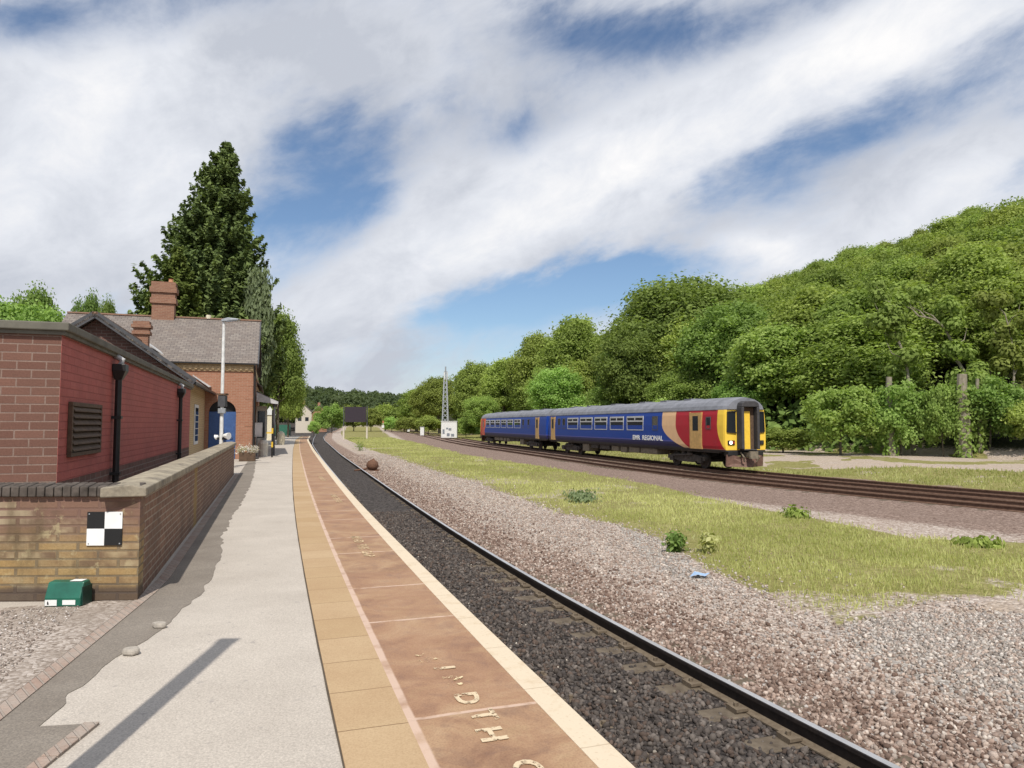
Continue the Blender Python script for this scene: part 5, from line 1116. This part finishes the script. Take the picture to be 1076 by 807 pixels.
# ------------------------------------------------------------------ the train
CL = 23.6
def m_livery(first):
    def fn(t, p):
        o = t.sep(t.obj()); y, z = o[1], o[2]
        bl = t.mix(t.step(z, 1.42, 1.34), (.010, .052, .30), (.022, .020, .08))
        bl = t.mix(t.math('MULTIPLY', t.step(t.math('ABSOLUTE', t.math('SUBTRACT', z, 1.42)), .035, .02), .35), bl, (.25, .18, .38))
        bl = t.mix(t.step(z, 1.14, 1.08), bl, (.03, .028, .032))
        q = t.math('POWER', t.math('MAXIMUM', t.math('SUBTRACT', 2.5, z), 0.0), 2.4)
        c1 = t.math('SUBTRACT', 5.6 if first else 2.9, t.math('MULTIPLY', q, .95)); c2 = t.math('SUBTRACT', 4.2 if first else 2.4, t.math('MULTIPLY', q, .55)); c3 = t.math('SUBTRACT', .52, t.math('MULTIPLY', q, .22))
        peach, red, yel = ((.78, .50, .28), (.42, .018, .032), (.86, .58, .07)) if first else ((.62, .13, .06), (.55, .07, .035), (.8, .5, .03))
        low = t.step(z, 1.05, 1.12) if first else t.step(z, .9, .95)
        c = t.mix(t.math('MULTIPLY', t.step(t.math('SUBTRACT', c1, y), -.02, .02), low), bl, peach)
        c = t.mix(t.math('MULTIPLY', t.step(t.math('SUBTRACT', c2, y), -.02, .02), low), c, red)
        c = t.mix(t.step(t.math('SUBTRACT', c3, y), -.02, .02), c, yel)
        c = t.mix(t.step(z, 3.08, 3.1), c, (.30, .30, .32))
        n = t.noise(2.2, 6, t.obj(), .65); c = t.mix(t.math('MULTIPLY', t.ramp(n, (.45, 0), (.8, .16)), 1.0), c, (.06, .05, .045))
        return c
    return fn
M_LIV1 = material('blue_red_livery', m_livery(True), .5, .25); M_LIV2 = material('blue_orange_livery', m_livery(False), .5, .25)
M_ROOF = paint('train_roof_grey', (.21, .215, .24), .6, wear=.35, scale=2); M_PEACH = paint('tan_door_paint', (.58, .36, .13), .45); M_TYEL = paint('train_yellow', (.86, .56, .06), .4, wear=.12)
M_UNDER = paint('underframe_grime', (.075, .062, .052), .85, wear=.5); M_UNDERL = paint('underframe_dusty', (.21, .175, .125), .85, wear=.4); M_RUBBER = paint('gangway_rubber', (.055, .052, .055), .7)
M_WFRAME = paint('window_frame_silver', (.55, .56, .56), .4); M_PLOUGH = paint('brown_plough', (.17, .095, .07), .7, wear=.4)
def lit(t, p): p.inputs['Emission Color'].default_value = (1, .93, .75, 1); p.inputs['Emission Strength'].default_value = 3.0
M_HEAD = material('headlight_lit', lit, .3)
def carriage(train, first):
    SEC = [(1.31, .98), (1.36, 1.25), (1.365, 1.7), (1.36, 2.3), (1.32, 2.85), (1.27, 3.1)]
    ROOF = [(1.255, 3.112), (1.18, 3.30), (.98, 3.50), (.65, 3.66), (.3, 3.74), (0, 3.76)]
    def ring(sec, k_, close=False): return [(x * k_, z) for x, z in sec] + [(-x * k_, z) for x, z in sec[::-1]]
    st = [(0, .93), (.10, .965), (.45, .995), (1.0, 1.0), (CL - .1, 1.0), (CL, .98)]
    m = MB(); prof = ring(SEC, 1); n = len(prof); vs = []
    for y, k_ in st: vs += [(x * k_, y, z) for x, z in prof]
    fs = [(i * n + k_, i * n + (k_ + 1) % n, (i + 1) * n + (k_ + 1) % n, (i + 1) * n + k_) for i in range(len(st) - 1) for k_ in range(n)]
    fs += [tuple(range(n)), tuple((len(st) - 1) * n + k_ for k_ in range(n))]
    m.add(vs, fs); body = m.build('carriage', M_LIV1 if first else M_LIV2, train)
    r_ = MB(); pr = ROOF + [(-x, z) for x, z in ROOF[:-1][::-1]]; n = len(pr); vs = []
    rs = [(-.05, .90, .90), (.25, .97, .97), (1.3, 1.0, 1.0), (CL - .05, 1, 1.0)]
    for y, k_, kz in rs: vs += [(x * k_, y, 3.1 + (z - 3.1) * kz) for x, z in pr]
    fs = [(i * n + k_, i * n + k_ + 1, (i + 1) * n + k_ + 1, (i + 1) * n + k_) for i in range(len(rs) - 1) for k_ in range(n - 1)] + [tuple(range(n)), tuple((len(rs) - 1) * n + k_ for k_ in range(n))]
    fs += [(i * n, (i + 1) * n, (i + 1) * n + n - 1, i * n + n - 1) for i in range(len(rs) - 1)]
    r_.add(vs, fs).build('roof', M_ROOF, body)
    for y in (4, 6.5, 9, 13, 17, 20): MB().box(-.4, .4, y, y + .7, 3.72, 3.81).build('roof_vent', M_ROOF, body)
    for s_ in (-1, 1): MB().box(*sorted((s_ * 1.262, s_ * 1.295)), .6, CL - .2, 3.085, 3.115).build('rain_strip', M_ROOF, body)
    xs_ = 1.362
    def win(y0, y1, z0, z1, bars=True):
        for s_ in (-1, 1):
            f_ = MB(); lean = .018
            def bx_(a, b, c_, d2, i0, i1): f_.box(*sorted((s_ * i0, s_ * i1)), a, b, c_, d2)
            fw = .05
            bx_(y0, y1, z0, z0 + fw, 1.30, xs_ + .014); bx_(y0, y1, z1 - fw, z1, 1.30, xs_ + .0); bx_(y0, y0 + fw, z0 + fw, z1 - fw, 1.30, xs_ + .012); bx_(y1 - fw, y1, z0 + fw, z1 - fw, 1.30, xs_ + .012)
            if bars:
                zb_ = z0 + (z1 - z0) * .60; bx_(y0 + fw, y1 - fw, zb_, zb_ + .09, 1.30, xs_ + .01); ym = (y0 + y1) / 2; bx_(ym - .05, ym + .05, zb_ + .09, z1 - fw, 1.30, xs_ + .008); bx_(y0 + fw, y1 - fw, z1 - .11, z1 - fw, 1.3, xs_ + .004)
            f_.mat(1); bx_(y0 + fw, y1 - fw, z0 + fw, z1 - fw, 1.28, xs_ - .002)
            f_.build('window', [M_WFRAME if bars else M_DGREY, M_GLASS], body)
    def door(y0, y1, mt):
        for s_ in (-1, 1):
            d_ = MB(); d_.box(*sorted((s_ * 1.30, s_ * 1.385)), y0, y1, 1.06, 2.98); d_.box(*sorted((s_ * 1.30, s_ * 1.378)), y0 - .06, y0 - .002, 1.06, 3.0); d_.box(*sorted((s_ * 1.30, s_ * 1.378)), y1 + .002, y1 + .06, 1.06, 3.0)
            d_.mat(1); ym = (y0 + y1) / 2; hw_ = (y1 - y0) * .25; d_.box(*sorted((s_ * 1.386, s_ * 1.392)), ym - hw_, ym + hw_, 2.02, 2.8)
            d_.build('door', [mt, M_GLASS], body)
    if first:
        win(1.02, 1.42, 2.1, 2.75, False); door(1.82, 2.78, M_PEACH); win(6.05, 6.65, 2.0, 2.85, False)
        for y0, y1 in ((7.7, 9.75), (10.2, 12.1), (12.55, 14.5), (14.9, 17.0), (17.4, 19.4)): win(y0, y1, 1.98, 2.88)
        win(19.9, 20.4, 2.0, 2.85, False); win(20.9, 21.4, 2.0, 2.85, False); door(22.1, 22.9, M_PEACH)
    else:
        door(22.0 - 20.6, 22.9 - 20.6, paint('orange_door', (.55, .10, .05), .45))
        for y0, y1 in ((3.0, 4.7), (5.1, 6.9), (7.3, 9.1), (9.6, 11.5), (12.0, 13.9), (14.4, 16.4)): win(y0, y1, 1.98, 2.88)
        win(17.0, 17.5, 2.0, 2.85, False); win(18.6, 19.1, 2.0, 2.85, False); door(20.9, 21.7, M_PEACH)
    # cab end at y = 0
    for s_ in (-1, 1):
        w_ = MB(); w_.prism([(s_ * .62, 1.95), (s_ * 1.13, 2.0), (s_ * 1.10, 2.95), (s_ * .62, 2.98)], 'y', -.03, .02).build('cab_window', M_GLASS, body)
        f_ = MB()
        for a_, b_ in (((.60, 1.93), (1.16, 1.98)), ((1.16, 1.98), (1.12, 2.98)), ((1.12, 2.98), (.60, 3.0))): f_.bar((s_ * a_[0], -.03, a_[1]), (s_ * b_[0], -.03, b_[1]), .05, .06)
        f_.build('window_surround', M_BLACK, body)
        hl = MB().box(*sorted((s_ * .70, s_ * 1.12)), -.05, .02, 1.33, 1.55).build('light_cluster', M_BLACK, body, bevel=.02)
        MB().tube([(s_ * .96, -.052, 1.44), (s_ * .96, -.07, 1.44)], .085, 12).build('headlight', M_HEAD if (s_ < 0) else M_GLASS, hl)
        MB().tube([(s_ * .79, -.052, 1.44), (s_ * .79, -.065, 1.44)], .06, 10).build('tail_light', M_BRED, hl)
    g_ = MB()
    for s_ in (-1, 1): g_.box(*sorted((s_ * .40, s_ * .56)), -.42, -.002, 1.12, 3.22)
    g_.prism([(-.56, 3.222), (.56, 3.222), (.50, 3.42), (.3, 3.52), (-.3, 3.52), (-.50, 3.42)], 'y', -.42, -.002); g_.box(-.398, .398, -.40, -.002, 1.06, 1.118)
    g_.build('gangway', M_RUBBER, body, bevel=.03)
    gd = MB().box(-.36, .12, -.2, -.14, 1.12, 3.0).build('gangway_door', M_TYEL, body)
    MB().box(-.398, .398, -.14, -.004, 1.12, 3.2).build('gangway_inside', M_WOODV, body)
    MB().box(-1.1, 1.1, -.02, .35, .78, 1.02).build('bumper', M_BLACK, body, bevel=.03)
    cp = MB(); cp.box(-.16, .16, -.5, .2, .72, .95); cp.box(-.24, .24, -.62, -.5, .66, 1.02); cp.tube([(.45, -.1, .95), (.5, -.4, .7), (.4, -.3, .5)], .04, 7); cp.tube([(-.4, -.1, .95), (-.45, -.4, .72), (-.35, -.3, .5)], .04, 7); cp.build('coupler', M_UNDERL, body)
    MB().add([(-1.15, .1, .25), (0, -.35, .22), (1.15, .1, .25), (-1.15, .05, .85), (0, -.2, .7), (1.15, .05, .85), (-1.15, .16, .25), (0, -.29, .22), (1.15, .16, .25), (-1.15, .11, .85), (0, -.14, .7), (1.15, .11, .85)],
             [(0, 1, 4, 3), (1, 2, 5, 4), (7, 6, 9, 10), (8, 7, 10, 11), (3, 4, 10, 9), (4, 5, 11, 10), (1, 0, 6, 7), (2, 1, 7, 8), (0, 3, 9, 6), (5, 2, 8, 11)]).build('snow_plough', M_PLOUGH, body)
    # bogies and underfloor gear
    for yc in (3.6, CL - 4.2):
        b_ = MB()
        for s_ in (-1, 1):
            b_.prism([(yc - 1.75, .62), (yc - 1.75, .42), (yc - .95, .38), (yc - .6, .30), (yc + .6, .30), (yc + .95, .38), (yc + 1.75, .42), (yc + 1.75, .62), (yc + .8, .72), (yc - .8, .72)], 'x', *sorted((s_ * .96, s_ * 1.12)))
            for dy in (-1.3, 1.3): b_.box(*sorted((s_ * .98, s_ * 1.2)), yc + dy - .17, yc + dy + .17, .30, .60)
            for dy in (-.25, .25): b_.tube([(s_ * 1.04, yc + dy, .5), (s_ * 1.04, yc + dy, .95)], .13, 10)
            b_.bar((s_ * 1.18, yc - .7, .75), (s_ * 1.18, yc + 1.1, .6), .06, .08)
        b_.box(-.95, .95, yc - .3, yc + .3, .55, .95)
        bo = b_.build('bogie', M_UNDER, body)
        for dy in (-1.3, 1.3):
            w_ = MB()
            for s_ in (-1, 1): w_.tube([(s_ * .70, yc + dy, .42), (s_ * .83, yc + dy, .42)], .42, 22)
            w_.tube([(-.7, yc + dy, .42), (.7, yc + dy, .42)], .08, 8); w_.build('wheelset', M_UNDER, body)
    for y0, y1, z0, x0, mt in ((6.4, 8.3, .55, .75, M_UNDERL), (8.5, 9.8, .55, .8, M_UNDERL), (10.1, 10.9, .50, .9, M_UNDERL), (11.2, 12.2, .55, .9, M_UNDERL), (12.5, 14.0, .6, .85, M_UNDER), (14.3, 15.4, .62, .7, M_UNDER), (15.8, 16.9, .35, .85, M_UNDERL)):
        for s_ in (-1, 1): MB().box(*sorted((s_ * (x0 - .5), s_ * 1.2)), y0, y1, z0, .895).build('equipment_box', mt, body, bevel=.03)
    MB().box(-1.25, 1.25, .5, CL - .3, .90, .99).build('solebar', M_UNDER, body)
    if first:
        me = text_mesh('EMR  REGIONAL', .40, .004); me.materials.clear(); me.materials.append(M_SW); o = link('lettering', me, body)
        o['kind'] = 'stuff'; o.location = (-1.372, 7.25, 1.52); o.rotation_euler = (math.pi / 2, 0, -math.pi / 2); o.scale = (1.2, 1, 1)
    else:
        me = text_mesh('EMR REGIONAL', .26, .004); me.materials.clear(); me.materials.append(M_SW); o = link('lettering', me, body)
        o['kind'] = 'stuff'; o.location = (-1.372, 4.0, 1.52); o.rotation_euler = (math.pi / 2, 0, -math.pi / 2)
    return body
def on_track(y):
    x, y2 = track_pt(y, 3.25 + .752); return Vector((float(x), float(y2), RAIL_T))
def advance(y, L):
    p = on_track(y); a, b = y, y + L * 1.2
    for _ in range(40):
        m_ = (a + b) / 2
        if (on_track(m_) - p).length < L: a = m_
        else: b = m_
    return a
yf = 34.2; y1 = advance(yf, 27.2); y2_ = advance(y1, .55); y3 = advance(y2_, 28.6)
P0, P1, P2_, P3 = on_track(yf), on_track(y1), on_track(y2_), on_track(y3)
trn = thing('passenger_train', 'two carriage diesel train in blue with red and yellow front on the far track', 'train', P0, 0)
def place(b, p, q, flip=False):
    d_ = (q - p); rz = math.atan2(-d_.x, d_.y); b.location = p - P0; b.rotation_euler = (0, 0, rz); b.scale = (.92, d_.length / CL, 1)
c1 = carriage(trn, True); place(c1, P0, P1)
c2_ = carriage(trn, False); place(c2_, P3, P2_)
gw = MB(); dd_ = (P2_ - P1); pa, pb_ = P1 - P0, P2_ - P0
gw.bar(pa + Vector((0, 0, 2.15)) - dd_ * .1, pb_ + Vector((0, 0, 2.15)) + dd_ * .1, 1.3, 2.1); gw.build('corridor_bellows', M_RUBBER, trn)
print('train px', [(round(CX + F * p.x / p.y), round(p.x, 1), round(p.y, 1)) for p in (P0, P1, P3)])
